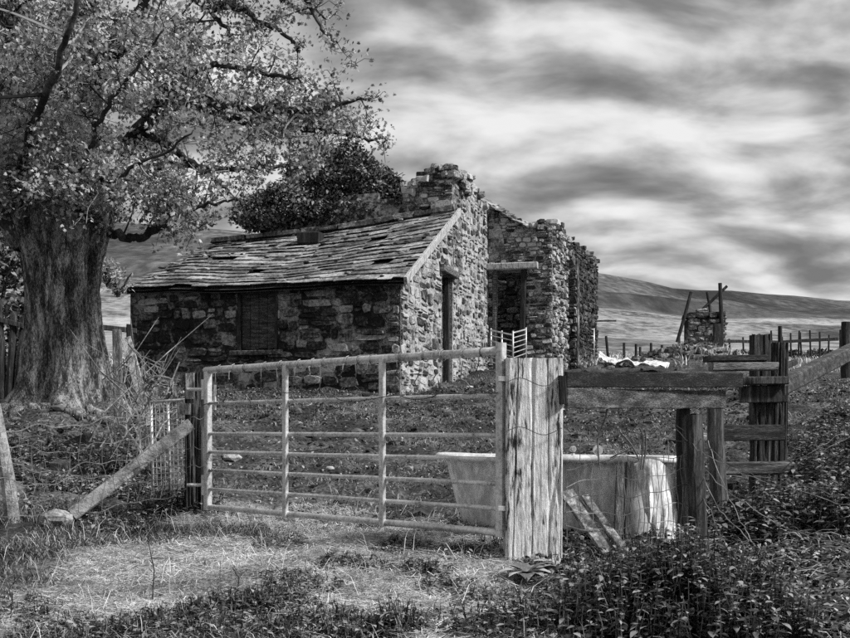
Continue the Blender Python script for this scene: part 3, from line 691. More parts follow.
# ------------------------------------------------------------------ field gate
gR = Vector(((503-CX)/F*7.25, 7.25, .944)); gL = Vector(((207-CX)/F*9.66, 9.66, .969)); gd = (gR-gL); 
gate = thing('field_gate', (gL+gR)/2-Vector((0, 0, .06)), 'galvanised seven-bar tubular steel field gate, closed', 'gate')
FR = [0, .132, .269, .403, .536, .758, 1.0]; GH = 1.1
for k, fr in enumerate(FR):
    a = gL+UP*GH*fr; c = gR+UP*GH*fr; mb = MB(); r = .028 if fr == 1 else (.023 if fr == 0 else .0145)
    if fr == 1: a = a-gd.normalized()*.02
    pts = [a.lerp(c, q/10)+Vector((0, 0, rng.uniform(-1, 1)*.0015)) for q in range(11)]
    mb.tube(pts, r, 12); mb.build('top_rail' if fr == 1 else 'rail', M['metal'], gate, True)
gn_ = Vector((gd.y, -gd.x, 0)).normalized(); 
if gn_.y > 0: gn_ = -gn_
for s, w in ((.005, .05), (.333, .045), (.667, .045), (.995, .055)):
    p = gL+gd*s+gn_*(.0 if s in (.005, .995) else .022); mb = MB()
    mb.bar(p-UP*.025, p+UP*(GH+.0 if s < .9 else GH+.05), w, .03 if 0 < s < .9 and s > .1 else .05, gn_, .5, 6, .01); mb.build('stile', M['metal'], gate)
for fr in (.16, .86):
    mb = MB(); p = gL+UP*GH*fr; mb.tube([p+gd.normalized()*.0-Vector((.16, 0, 0)), p], .015, 8); mb.tube([p-UP*.08-Vector((.03, .0, 0)), p+UP*.08-Vector((.03, 0, 0))], .018, 8); mb.build('hinge', M['metal'], gate)
mb = MB(); p = gL+gd*.035; mb.tube([p+UP*.78, p+UP*.98], .012, 6); mb.build('spring_latch', M['metal'], gate)
mb = MB(); p = gR+UP*.93; mb.bar(p-Vector((.03, .03, 0)), p+Vector((.10, -.03, 0)), .02, .03); mb.build('latch', M['metal'], gate); mb = MB(); p = gR+UP*.15; mb.bar(p-Vector((.03, .03, 0)), p+Vector((.07, -.03, 0)), .02, .03); mb.build('latch', M['metal'], gate)
# barbed wire looped over the top rail
bwire = thing('barbed_wire', gL.lerp(gR, .5)+UP*1.0, 'rusty barbed wire looped and hanging from the gate top rail', 'wire')
def barbed(pts, name='strand', parent=bwire, r=.0036, m='wire_dark', step=9):
    mb = MB(); mb.tube(pts, r, 4, .5, 0, False)
    for i in range(step, len(pts)-1, step):
        for _ in range(2):
            d = Vector((rng.uniform(-1, 1), rng.uniform(-1, 1), rng.uniform(-1, 1))).normalized()*.016; mb.tube([pts[i]-d, pts[i]+d], r*.8, 3, .5, 0, False)
    return mb.build(name, M[m], parent)
pts = []
for k in range(220):
    s = k/219; p = gL+gd*s+UP*(GH*.78+.05*math.sin(s*7)+.06*(float(vnoise(np.array(s*14), np.array(0.), 3))-.5)*2)
    pts.append(p+gn_*(.05+.03*math.sin(s*60)))
barbed(pts)
for s in (.06, .12, .17, .25, .31, .38, .43, .47, .55, .59, .63, .72, .79, .84, .9, .95):
    a = gL+gd*s; pts = []; ln = rng.uniform(.12, .34); sw = rng.uniform(-.09, .12)
    for k in range(26):
        q = k/25; ang = q*math.pi*1.6
        if q < .3: pts.append(a+UP*(GH+.036*math.cos(q/.3*5))+gn_*(.036*math.sin(q/.3*5)))
        else:
            h = (q-.3)/.7; pts.append(a+UP*(GH-.02-ln*h-.03*math.sin(h*5))+gn_*(.05+.03*math.sin(h*6))+gd.normalized()*(sw*h+.04*math.sin(h*7)))
    barbed(pts, step=11, m='wire' if rng.random() < .6 else 'wire_dark')

# ------------------------------------------------------------------ gate posts
pc = Wp(534, 358, 7.2); pw, pdp, ph = .345, .26, 1.28
post = thing('gate_post', (pc.x, pc.y+pdp/2, pc.z-ph), 'thick square timber gate post with peeling white paint, deeply cracked', 'post')
def split_post(name, c, w, dpt, h, matn, parent, n=26, m=30, dep=.016, lean=(0, 0), sd=0, rag=.02):
    """timber with rough split faces all round: c = centre of base"""
    vs = []; fs = []; per = []
    for k in range(n): per.append((-w/2+w*k/n, -dpt/2, 0, -1))
    for k in range(n): per.append((w/2, -dpt/2+dpt*k/n, 1, 0))
    for k in range(n): per.append((w/2-w*k/n, dpt/2, 0, 1))
    for k in range(n): per.append((-w/2, dpt/2-dpt*k/n, -1, 0))
    L = len(per)
    for j in range(m+1):
        z = h*j/m
        for i_, (x, y, ax, ay) in enumerate(per):
            s_ = i_/n*1.0
            nz_ = mnoise.noise(Vector((s_*9+sd, z*1.1, sd)))+.6*mnoise.noise(Vector((s_*24+sd, z*1.7, sd+5)))
            cr = max(0, .10-abs(mnoise.noise(Vector((s_*5.2+sd+.05*math.sin(z*4)+.1*mnoise.noise(Vector((s_*8, z*5, 2))), z*.55, sd+9)))))*-26*dep
            o = nz_*dep*.55+cr
            ed = min(abs(x+w/2), abs(x-w/2))+min(abs(y+dpt/2), abs(y-dpt/2)); o -= max(0, .02-ed)*.5
            zt = z+(rag*mnoise.noise(Vector((s_*7+sd, 3, 1))) if j == m else 0)
            vs.append((c[0]+x+ax*o+lean[0]*z, c[1]+y+ay*o+lean[1]*z, c[2]+zt))
    for j in range(m):
        for k in range(L): fs.append((j*L+k, j*L+(k+1) % L, (j+1)*L+(k+1) % L, (j+1)*L+k))
    vs.append((c[0]+lean[0]*h, c[1]+lean[1]*h, c[2]+h-.012)); q = len(vs)-1
    for k in range(L): fs.append((m*L+k, m*L+(k+1) % L, q))
    return mesh_obj(name, np.array(vs), fs, M[matn], parent, False, np.full(len(vs), .5))
split_post('timber', (pc.x, pc.y+pdp/2, pc.z-ph), pw, pdp, ph, 'post_white', post, 90, 60, .0055, (.004, 0), 2.3, .006)
mb = MB(); mb.bar(Wp(562, 376, 7.19), Wp(563, 404, 7.19), .045, .05, (0, -1, 0), .1, 3, .05); mb.build('strap', M['wood_dark'], post)
for yy_ in (382, 431):
    mb = MB(); mb.tube([Wp(x_, yy_+4*math.sin(x_*.13), 7.17) for x_ in range(506, 566, 4)], .003, 4); mb.build('tied_wire', M['wire_dark'], post)
pl = Wp(194, 372, 9.75)
post2 = thing('hinge_post', (pl.x, 9.8, .8), 'dark weathered hinge post of the gate with small metal plate', 'post')
split_post('timber', (pl.x, 9.85, .8), .16, .18, pl.z-.8, 'wood_dark', post2, 14, 24, .012, (0, 0), 7.1)
mb = MB(); q = Wp(197, 378, 9.72); mb.bar(Wp(190, 373, 9.74), Wp(190, 399, 9.74), .07, .02, (0, -1, 0)); mb.build('pale_patch', M['wood_pale'], post2)
mb = MB(); q = Wp(184, 409, 9.66); mb.bar(q-UP*.045, q+UP*.045, .10, .08, (0, -1, 0)); mb.build('metal_plate', M['wood_pale'], post2)
for yy_ in (405, 418, 448, 466): mb = MB(); mb.tube([Wp(184+2*k, yy_+1.5*math.sin(k), 9.73) for k in range(11)], .003, 4); mb.build('tied_wire', M['wire'], post2)

# strut, flat stone, leaning post
b0 = G(72, 523); a0 = Wp(191, 424, 9.66)
o = MB(); o.bar(b0+UP*.05, a0, .085, .10, UP, .8, 10, .05); tag(o.build('strut', M['wood_grey2']), 'sawn timber strut propped from flat stone up to the hinge post', 'strut')
st_ = G(56, 527); vs, fs = rock_geo((st_.x, st_.y, st_.z+.05), .17, (1, .7, .45), .12); o = MB(); o.add(vs, fs, .6); tag(o.build('flat_stone', M['rock'], None, False), 'flat weathered stone in the grass at the foot of the strut', 'stone')
q = G(14, 524)
o = MB(); o.tube([q-UP*.1, q.lerp(Wp(2, 425, q.y+.05), .5)-Vector((0, 0, .05)), Wp(-6, 405, q.y+.1)], [.058, .055, .05], 10, .6, .05); tag(o.build('leaning_post', M['wood_grey2']), 'round grey fence post leaning outward at the netting end', 'post')

# ------------------------------------------------------------------ left sheep netting
net = thing('wire_netting', G(100, 520), 'sagging galvanised sheep netting on the bank below the tree', 'netting')
A_ = [Wp(-20, 0, 9.0), Wp(14, 0, 9.0), Wp(90, 0, 9.6), Wp(150, 0, 9.8), Wp(184, 0, 9.75)]
def netpt(s, yl, ym, yr, amp, ph):
    x = -20+s*206; d = 8.4+1.35*s
    yb = (1-s)*(1-s)*yl+2*s*(1-s)*ym+s*s*yr; return Wp(x, yb+amp*math.sin(s*17+ph)+amp*.6*math.sin(s*39+ph*2), d)
WIRES = [(433, 425, 409, 2.5, 0), (440, 470, 415, 3, 1), (462, 487, 432, 3, 2), (480, 492, 452, 3, 3), (497, 508, 470, 2.5, 4), (513, 522, 490, 2, 5)]
for w_ in WIRES:
    mb = MB(); mb.tube([netpt(k/60, *w_) for k in range(61)], .0042 if w_[0] == 433 else .0028, 4, .5, 0, False); mb.build('strand', M['wire'], net)
for k in range(17):
    s = .03+k*.057; pts = [netpt(min(1, s+.012*math.sin(j*2+k)), *w_) for j, w_ in enumerate(WIRES[1:] if rng.random() < .8 else WIRES)]
    mb = MB(); mb.tube(smooth_path(pts, 3), .0024, 4, .5, 0, False); mb.build('upright_wire', M['wire'], net)
# welded mesh panel
pnl = thing('mesh_panel', G(170, 494), 'small welded mesh panel in a steel frame tied beside hinge post', 'panel')
Q = [Wp(151, 402, 10.3), Wp(185, 400, 10.0), Wp(188, 489, 10.0), Wp(153, 492, 10.3)]
for a, c in ((0, 1), (1, 2), (2, 3), (3, 0)): mb = MB(); mb.tube([Q[a], Q[c]], .013, 8); mb.build('frame_tube', M['metal'], pnl, True)
mb = MB(); mb.tube([Q[0].lerp(Q[1], .5), Q[3].lerp(Q[2], .5)], .012, 8); mb.build('frame_tube', M['metal'], pnl, True)
for k in range(1, 8): mb = MB(); mb.tube([Q[0].lerp(Q[1], k/8), Q[3].lerp(Q[2], k/8)], .0035, 4); mb.build('mesh_wire', M['metal'], pnl)
for k in range(1, 15): mb = MB(); mb.tube([Q[0].lerp(Q[3], k/15), Q[1].lerp(Q[2], k/15)], .0035, 4); mb.build('mesh_wire', M['metal'], pnl)
# boards, stakes and twiggy tangle beside the trunk
def stake(name, p0, p1, w, h, matn, label, cat, group=None, up=(0, -1, 0), wob=.06):
    mb = MB(); mb.bar(p0, p1, w, h, up, rng.random(), 8, wob); return tag(mb.build(name, M[matn]), label, cat, group)
g_ = G(120, 425)
stake('fence_stake', Wp(119, 428, 13.4), Wp(117, 330, 13.5), .09, .09, 'wood_pale', 'upright split fence stake close against the tree trunk', 'stake')
stake('leaning_plank', Wp(150, 425, 13.0), Wp(126, 338, 13.3), .11, .03, 'wood_pale', 'broken grey plank leaning between tree and mesh panel', 'plank')
stake('thin_stake', Wp(158, 440, 12.4), Wp(141, 352, 12.6), .05, .04, 'wood_dark', 'thin dark stake leaning over the coil of old wire', 'stake')
rl = thing('rail_fence', Wp(114, 331, 21.2), 'short dark rail fence between the trunk and the cottage end', 'fence')
mb = MB(); mb.bar(Wp(90, 326, 21), Wp(136, 331, 21.5), .07, .09, UP, .3, 8, .06); mb.build('rail', M['wood_dark'], rl)
for px_ in (94, 128):
    q = Wp(px_, 324, 21.3); mb = MB(); mb.bar((q.x, q.y+.1, gzs(q.x, q.y)-.2), (q.x, q.y+.1, q.z), .09, .09, (0, -1, 0), .3, 6, .05); mb.build('post', M['wood_dark'], rl)
coil = thing('wire_coil', Wp(158, 402, 11.6), 'tangled coil of old fencing wire by the mesh panel', 'wire coil')
for k in range(9):
    c = Wp(157+rng.uniform(-4, 8), 388+rng.uniform(-3, 8), 11.6); r = rng.uniform(.08, .16); tl = rng.uniform(-.5, .5); mb = MB()
    mb.tube([c+Vector((r*math.cos(a*.35)*1.2, .05*math.sin(a+tl), r*math.sin(a*.35)*(1+.1*math.sin(a))+tl*.05)) for a in range(20)], .006, 4, .5, 0, False); mb.build('loop', M['wire'], coil)
mb = MB()
for k in range(110):
    c = Wp(rng.uniform(105, 165), rng.uniform(360, 440), rng.uniform(11.5, 13.5)); d = Vector((rng.gauss(0, .5), rng.gauss(0, .3), rng.gauss(.3, .6)))*rng.uniform(.15, .45)
    mb.tube([c-d, c+Vector((rng.gauss(0, .05), 0, rng.gauss(0, .05))), c+d], [.008, .006, .003], 4, rng.random(), 0, False)
tag(mb.build('dead_brush', M['twig']), 'pale dead twiggy brush heaped between trunk and mesh panel', 'brushwood', kind='stuff')
for k, (x0, y0, x1, y1) in enumerate([(8, 392, 14, 312), (16, 392, 24, 318), (2, 385, -2, 300)]):
    o = MB(); o.tube([Wp(x0, y0+14, 19), Wp((x0+x1)/2+1, (y0+y1)/2, 19), Wp(x1, y1, 19.1)], [.07, .065, .055], 8, .3, .06)
    tag(o.build('dark_stake', M['wood_dark']), 'dark leaning stake in the old fence behind the tree', 'stake', 'old stakes behind the tree')
mb = MB(); mb.bar(Wp(-6, 318, 19), Wp(24, 326, 19), .06, .08, UP); tag(mb.build('fence_rail', M['wood_dark']), 'dark horizontal rail nailed across the old stakes behind tree', 'rail')
# exposed roots on the bank
for k in range(5):
    a = R(205+k*31); L = rng.uniform(.7, 1.5); pts = []
    for j in range(8):
        r = .55+L*j/7; x = tcx+r*math.cos(a+.25*math.sin(j*.9+k)); y = TD+r*math.sin(a+.25*math.sin(j*.9+k)); pts.append((x, y, gzs(x, y)+.04*(1-j/7)-.02))
    mb = MB(); mb.tube(pts, [.075*(1-j/8)+.010 for j in range(8)], 7, .5, .1); mb.build('root', M['bark'], tree, True)

# ------------------------------------------------------------------ bath tub behind the gate
tubc = Wp(560, 0, 8.45); tub = None
tz0 = gzs(tubc.x, 8.5)
ax = Vector((1, -.16, 0)).normalized(); ay = Vector((.16, 1, 0)).normalized()
TC = Vector(((560-CX)/F*8.4, 8.62, 0)); rimz = EYE+(HY-459)/F*8.3
tub = thing('bath_tub', (TC.x, TC.y, rimz-.58), 'old white enamel bath tub used as a cattle trough behind the gate', 'bath tub')
def rr(hl, hw, r, n=7):
    out = []
    for (sx, sy, a0_) in ((1, -1, -90), (1, 1, 0), (-1, 1, 90), (-1, -1, 180)):
        for k in range(n):
            a = R(a0_+90*k/(n-1)); out.append((sx*(hl-r)+r*math.cos(a), sy*(hw-r)+r*math.sin(a)))
    return out
rings = [(.60, .20, .15, -.56, 0), (.66, .24, .18, -.50, 0), (.72, .28, .2, -.3, 0), (.78, .32, .22, -.06, 0), (.80, .335, .22, -.02, 0), (.86, .385, .24, -.03, 1), (.865, .39, .24, .0, 1), (.84, .37, .24, .02, 1), (.80, .335, .22, .0, 1), (.77, .31, .21, -.06, 0), (.68, .25, .18, -.42, 0), (.55, .17, .12, -.47, 0)]
def loft(mb, rs, capa=True, capb=True):
    vs = []; fs = []; n = 28
    for (hl, hw, r, z, _) in rs:
        for (a, c) in rr(hl, hw, r): 
            zz_ = rimz+z+(.05*max(0, -a-.4) if z > -.1 else 0)
            vs.append(TC+ax*a+ay*c+UP*(zz_-0))
    for i in range(len(rs)-1):
        for k in range(n): fs.append((i*n+k, i*n+(k+1) % n, (i+1)*n+(k+1) % n, (i+1)*n+k))
    if capa: fs.append(tuple(range(n-1, -1, -1)))
    if capb: fs.append(tuple((len(rs)-1)*n+k for k in range(n)))
    mb.add(vs, fs)
mb = MB(); loft(mb, rings[:5], True, False); mb.build('tub_body', M['tub'], tub, True)
mb = MB(); loft(mb, rings[4:9], False, False); mb.build('tub_rim', M['tub_rim'], tub, True)
mb = MB(); loft(mb, rings[8:], False, True); mb.build('tub_basin', M['tub_rim'], tub, True)
for (px_, py_, rr_) in ((598, 450, .034), (573, 449, .022)):
    p = Wp(px_, py_, 8.28); mb = MB(); mb.tube([p-UP*.09, p-UP*.03], .012, 8)
    mb.tube([p-Vector((0, .02, 0)), p+Vector((0, .02, 0))], rr_, 14); mb.tube([p+Vector((.0, -.02, 0)), p+Vector((0, -.035, 0))], .015, 8); mb.build('tap', M['tub_rim'], tub)
for s1 in (-.5, .5):
    for s2 in (-.14, .14):
        mb = MB(); p = TC+ax*s1+ay*s2; mb.tube([(p.x, p.y, rimz-.54), (p.x, p.y, rimz-.66)], [.035, .045], 8); mb.build('foot', M['tub'], tub)
# torn white sheet draped over the tub end
nu, nv = 22, 26; vs = []; fs = []
top_ = [(634, 464), (647, 458), (660, 461), (673, 472), (683, 489)]; bot_ = [(645, 512), (651, 528), (659, 541), (670, 548), (683, 542)]
for j in range(nv+1):
    v = j/nv
    for i in range(nu+1):
        u = i/nu
        tx = np.interp(u, np.linspace(0, 1, 5), [p[0] for p in top_]); ty = np.interp(u, np.linspace(0, 1, 5), [p[1] for p in top_])
        bx_ = np.interp(u, np.linspace(0, 1, 5), [p[0] for p in bot_]); by_ = np.interp(u, np.linspace(0, 1, 5), [p[1] for p in bot_])
        px_ = tx+(bx_-tx)*v**.8; py_ = ty+(by_-ty)*v+(rng.uniform(-4, 3) if j == nv else 0)
        d = 8.02-.10*math.sin(v*1.6)+.018*math.sin(u*13+v*3)*(.3+v)+.03*math.sin(u*31+5*v)*v+.06*(float(fbm(np.array(u*6), np.array(v*3), 3, 12))-.5)+.1*u*u-.04*math.sin(u*5)
        vs.append(Wp(px_, py_, d))
for j in range(nv):
    for i in range(nu): a = j*(nu+1)+i; fs.append((a, a+1, a+nu+2, a+nu+1))
n_ = len(vs); vs += [v+Vector((0, .012, 0)) for v in vs]; fs += [tuple(x+n_ for x in reversed(f)) for f in fs]
tag(mesh_obj('torn_sheet', np.array([tuple(v) for v in vs]), fs, M['sheet'], None, True, np.full(len(vs), .5)), 'torn white plastic sheet hanging over the end of the tub', 'sheet')
# broken planks
for (x0, y0, d0, x1, y1, d1_, w) in [(566, 492, 7.75, 612, 556, 7.3, .10), (584, 496, 7.7, 626, 552, 7.28, .05), (574, 500, 7.8, 604, 548, 7.5, .05)]:
    mb = MB(); mb.bar(Wp(x0, y0, d0), Wp(x1, y1, d1_), w, .025, (.3, -1, .3), rng.random(), 10, .09); tag(mb.build('broken_plank', M['wood_pale']), {566: 'widest splintered plank propped beside the white post', 584: 'narrow splintered lath leaning between the widest plank and the batten', 574: 'narrow splintered lath lying behind the widest broken plank'}[x0], 'plank', 'splintered planks beside white post')
stake('tub_stake', Wp(627, 548, 7.85), Wp(629, 462, 7.9), .045, .045, 'wood_dark', 'thin dark stake against the tub side behind the netting', 'stake')
stake('pale_stake', Wp(617, 550, 7.8), Wp(620, 466, 7.85), .05, .03, 'wood_pale', 'thin pale batten standing against the tub side', 'batten')

# ------------------------------------------------------------------ boarded fence and stile
fence = thing('board_fence', G(640, 540), 'two wide weathered boards fixed across dark posts beside white gate post', 'fence')
for (x0, x1, y0, y1, dz) in ((566, 741, 372, 387, 0), (566, 724, 389, 408, .01)):
    mb = MB(); a = Wp(x0, (y0+y1)/2, 7.45); c = Wp(x1, (y0+y1)/2+1, 8.15); mb.bar(a, c, .035, (y1-y0)/F*7.7, UP, rng.random(), 26, .06); mb.build('board', M['board'], fence)
def rpost(name, px0, px1, yt, yb, d, matn, label=None, parent=None, lean=0, r=None, group=None):
    p1 = Wp(px1, yt, d); p0 = Wp(px0, yb+12, d); r = r or .07; mb = MB()
    pts = [p0.lerp(p1, k/8)+Vector((rng.uniform(-1, 1)*.004, 0, 0)) for k in range(9)]
    mb.tube(pts, [r*(1+.05*(1-k/8)) for k in range(9)], 14, rng.random(), .035)
    o = mb.build(name, M[matn], parent, False)
    if label: tag(o, label, 'post', group)
    return o
rpost('post', 684, 683, 400, 542, 8.05, 'wood_dark', None, fence, r=.046)
rpost('post', 720, 714, 396, 506, 8.5, 'wood_dark', None, fence, r=.058)
rpost('round_post', 699, 693, 415, 546, 7.55, 'wood_dark', 'short dark round post with sawn top standing before the boarded fence', r=.056)
stile = thing('step_stile', G(765, 492), 'timber step stile of dark posts and cross boards at fence corner', 'stile')
q = Wp(760, 335, 10.0); split_post('post', (q.x, q.y, q.z-1.5), .155, .15, 1.5, 'wood_dark', stile, 12, 22, .012, (0, 0), 3.3, .012)
q = Wp(777, 343, 10.1); split_post('post', (q.x, q.y, q.z-1.45), .135, .15, 1.45, 'wood_dark', stile, 12, 22, .012, (.01, 0), 5.7, .012)
for (x0, x1, y0, y1, d, th, m_n) in [(706, 763, 356, 362, 9.9, .2, 'board'), (711, 776, 363, 371, 9.6, .12, 'board'), (738, 786, 377, 385, 9.8, .10, 'wood_dark'), (740, 787, 386, 403, 9.85, .05, 'wood_dark'), (722, 784, 425, 441, 9.75, .045, 'board'), (723, 791, 462, 475, 9.6, .16, 'wood_grey')]:
    mb = MB(); a = Wp(x0, (y0+y1)/2, d); c = Wp(x1, (y0+y1)/2-.5, d+.06); mb.bar(a, c, th, (y1-y0)/F*d, UP, rng.random(), 8, .04); mb.build('cross_board', M[m_n], stile)
o = MB(); o.bar(Wp(778, 388, 9.9), Wp(862, 346, 12.2), .12, .14, UP, .5, 12, .05); tag(o.build('sleeper_rail', M['board']), 'heavy sloping sleeper rail running uphill from the stile', 'rail')
rpost('corner_post', 846, 846, 322, 366, 12.3, 'wood_dark', 'short dark post carrying the uphill end of the sleeper rail', r=.05)
o = MB(); o.bar(Wp(772, 372, 10.4), Wp(795, 362, 11.2), .05, .05, UP, .3, 3, .05); tag(o.build('brace_stub', M['wood_dark']), 'short dark brace behind the stile posts', 'brace')

# netting in front of the tub and loose wires to the right
net2 = thing('tub_netting', G(640, 548), 'bent sheep netting hung between white post and round post', 'netting')
def n2(s, y0, y1, ph): return Wp(566+s*130, y0+(y1-y0)*s+3*math.sin(s*9+ph)+1.5*math.sin(s*23+ph), 7.35+.2*s+.05*math.sin(s*8))
NW = [(436, 437, 0), (466, 452, 1), (484, 470, 2.2), (500, 488, 3), (516, 505, 4), (530, 522, 5), (545, 538, 6)]
for w_ in NW:
    mb = MB(); mb.tube([n2(k/40, *w_) for k in range(41)], .003, 4, .5, 0, False); mb.build('strand', M['wire_dark' if rng.random() < .5 else 'wire'], net2)
for k in range(20):
    s = .3+.7*k/19 if k > 2 else .1*k; j0 = 0 if rng.random() < .3 else 1
    mb = MB(); mb.tube(smooth_path([n2(min(1, s+.012*math.sin(j*1.7+k)), *w_) for j, w_ in enumerate(NW[j0:])], 3), .0027, 4, .5, 0, False); mb.build('upright_wire', M['wire_dark' if rng.random() < .5 else 'wire'], net2)
lw = thing('fence_wires', G(780, 540), 'loose slack fence wires trailing downhill from the boarded fence', 'wire')
LW = [[(676, 425, 7.6), (700, 440, 7.5), (740, 470, 7.0), (790, 482, 6.6), (870, 505, 6.0)], [(676, 428, 7.6), (702, 452, 7.4), (742, 474, 6.9), (800, 492, 6.5), (870, 512, 6.0)], [(700, 466, 7.6), (740, 500, 7.2), (790, 530, 6.7), (870, 552, 6.2)],
      [(700, 468, 7.6), (720, 510, 7.2), (760, 550, 6.7), (800, 600, 6.1), (830, 645, 5.6)], [(700, 490, 7.6), (735, 560, 6.8), (775, 600, 6.3), (800, 645, 5.7)], [(760, 462, 9.4), (800, 458, 9.2), (830, 440, 9.2), (870, 415, 9.2)], [(780, 470, 9.4), (815, 455, 9.1), (870, 425, 9.1)], [(708, 440, 8.4), (730, 500, 8), (752, 540, 7.4), (775, 575, 6.9)]]
for p_ in LW:
    pts = smooth_path([Wp(*a) for a in p_], 8); pts = [p+Vector((rng.gauss(0, .006), 0, rng.gauss(0, .006))) for p in pts]
    barbed(pts, 'strand', lw, .0026, 'wire', 7)
hang = thing('hanging_wire', Wp(645, 470, 7.6), 'kinked dark wire standing up above the tub beside the taps', 'wire')
for p_ in [[(600, 470), (598, 440), (606, 415), (608, 400)], [(641, 470), (643, 440), (640, 428)], [(610, 458), (630, 448), (643, 435)], [(643, 470), (646, 446), (645, 430)], [(620, 432), (632, 446), (640, 462)]]:
    mb = MB(); mb.tube(smooth_path([Wp(a, c, 7.75) for a, c in p_], 6), .006, 5, .5, .15); mb.build('strand', M['wire_dark'], hang)

# ------------------------------------------------------------------ middle distance
def hurdle(name, P, Qp, h, nb, label, bow=0.0, nup=3):
    t_ = thing(name, (P+Qp)/2, label, 'hurdle')
    for k in range(nb):
        z = h*k/(nb-1); mb = MB(); mb.tube([P.lerp(Qp, q/8)+UP*(z-bow*math.sin(math.pi*q/8))+U*(bow*.8*math.sin(math.pi*q/8)) for q in range(9)], .02 if k in (0, nb-1) else .013, 6); mb.build('bar', M['metal'], t_, True)
    for k in range(nup):
        q = k/(nup-1); p = P.lerp(Qp, q)+UP*(-bow*math.sin(math.pi*q))+U*(bow*.8*math.sin(math.pi*q)); mb = MB(); mb.tube([p-UP*.05, p+UP*(h+.05)], .022, 6); mb.build('upright', M['metal'], t_, True)
hurdle('metal_hurdle', Wp(491, 362, 30.2), Wp(513, 368, 29.2), .8, 7, 'grey metal hurdle standing across the big doorway', .0)
hurdle('leaf_hurdle', Wp(513, 368, 29.1), Wp(526, 363, 30.4), .85, 8, 'second grey hurdle hinged open beside the doorway pier', .0, 2)
hurdle('ladder_hurdle', Wp(587, 362, 39.5), Wp(594, 363, 39.7), 1.1, 6, 'narrow upright ladder-like hurdle against the dark house wall', 0, 2)
# crumpled pale sheeting on the ground
nu, nv = 34, 14; vs = []; fs = []; rnz = .6
path = [(600, 347), (612, 356), (628, 354), (645, 362), (668, 366)]
for i in range(nu+1):
    u = i/nu; px_ = np.interp(u, np.linspace(0, 1, 5), [p[0] for p in path]); py_ = np.interp(u, np.linspace(0, 1, 5), [p[1] for p in path])
    c = Wp(px_, py_, 31)
    for j in range(nv+1):
        v = j/nv-.5; wd = .65*(1-.5*u); x = c.x+v*.25; y = c.y+v*wd*2; g0 = gzs(x, y)
        z = max(g0+.12+.42*float(fbm(np.array(u*9.), np.array(v*3+1), 3, 61))*(1-.6*u), c.z*.75+g0*.25-abs(v)*.25+.28*(float(fbm(np.array(u*7), np.array(v*4+3), 3, 6))-.5)); vs.append((x, y, z))
for i in range(nu):
    for j in range(nv): a = i*(nv+1)+j; fs.append((a, a+1, a+nv+2, a+nv+1))
n_ = len(vs); vs += [(a, c, z-.02) for a, c, z in vs]; fs += [tuple(x+n_ for x in reversed(f)) for f in fs]
tag(mesh_obj('crumpled_sheet', np.array(vs), fs, M['sheet'], None, False, np.full(len(vs), .5)), 'crumpled pale sheeting lying on the ground beyond the house corner', 'sheet')
# stone stack with poles
sd_ = 34.5; sb = Wp(703, 357, sd_); sb.z = gzs(sb.x, sb.y)
stack = thing('stone_stack', sb, 'square pillar of stacked dark stones topped with a slab', 'pillar')
zt = EYE+(HY-317)/F*sd_; z = sb.z-.1; wst = 1.06
ncore = MB(); core(ncore, Vector((sb.x-wst/2+.05, sb.y-.4, 0)), Vector((1, 0, 0)), Vector((0, -1, 0)), 0, wst-.1, lambda u: sb.z-.2, lambda u: zt-.05, .7, (), 4); ncore.build('pillar_core', M['mortar_dark'], stack)
for face in range(2):
    z = sb.z-.1
    while z < zt-.04:
        h = rng.uniform(.10, .2); x = 0; Wd = wst if face == 0 else .8
        while x < Wd:
            w = rng.uniform(.18, .45); e = min(x+w, Wd)
            if e-x > .06:
                mb = MB(); P_ = Vector((sb.x-wst/2, sb.y-.4, 0)) if face == 0 else Vector((sb.x+wst/2-.04, sb.y-.45, 0))
                vs, fs = stone_geo(P_, Vector((1, 0, 0)) if face == 0 else Vector((0, 1, 0)), Vector((0, -1, 0)) if face == 0 else Vector((1, 0, 0)), (x+e)/2, z+h/2, e-x-.02, h-.02, rng.uniform(.04, .12), .14); mb.add(vs, fs, .35+.5*rng.random()); mb.build('stone', M['stone_dark'], stack)
            x = e
        z += h
mb = MB(); mb.bar((sb.x-.48, sb.y-.05, zt+.02), (sb.x+.5, sb.y-.05, zt+.05), .9, .12, UP, .3, 4, .06); mb.build('top_slab', M['stone_dark'], stack)
mb = MB(); vs, fs = rock_geo((sb.x-.05, sb.y-.1, zt+.14), .16, (1.2, 1, .6)); mb.add(vs, fs, .8); mb.build('loose_stone', M['stone_dark'], stack)
for k, (x0, y0, x1, y1, r, lb) in enumerate([(677, 342, 691, 292, .05, 'dark pole leaning away against the side of the stone pillar'), (693, 318, 727, 286, .045, 'dark pole slanting across the top of the stone pillar'), (711, 318, 707, 292, .045, 'short dark pole standing up from the stone pillar top'), (722, 358, 720, 283, .06, 'tall dark upright pole at the side of the stone pillar')]):
    o = MB(); dd = sd_+(-.6 if k == 0 else .0 if k < 3 else -.5); o.tube([Wp(x0, y0, dd), Wp((x0+x1)/2+.4, (y0+y1)/2, dd), Wp(x1, y1, dd)], [r, r, r*.9], 7, .2, .05); tag(o.build('leaning_pole' if k == 0 else 'pole', M['wood_dark']), lb, 'pole')
o = MB(); o.bar(Wp(717, 360, 33.6), Wp(717, 324, 33.7), .2, .15, (0, -1, 0), .2, 6, .05); tag(o.build('dark_post', M['wood_dark']), 'thick dark square post against the stone pillar', 'post')
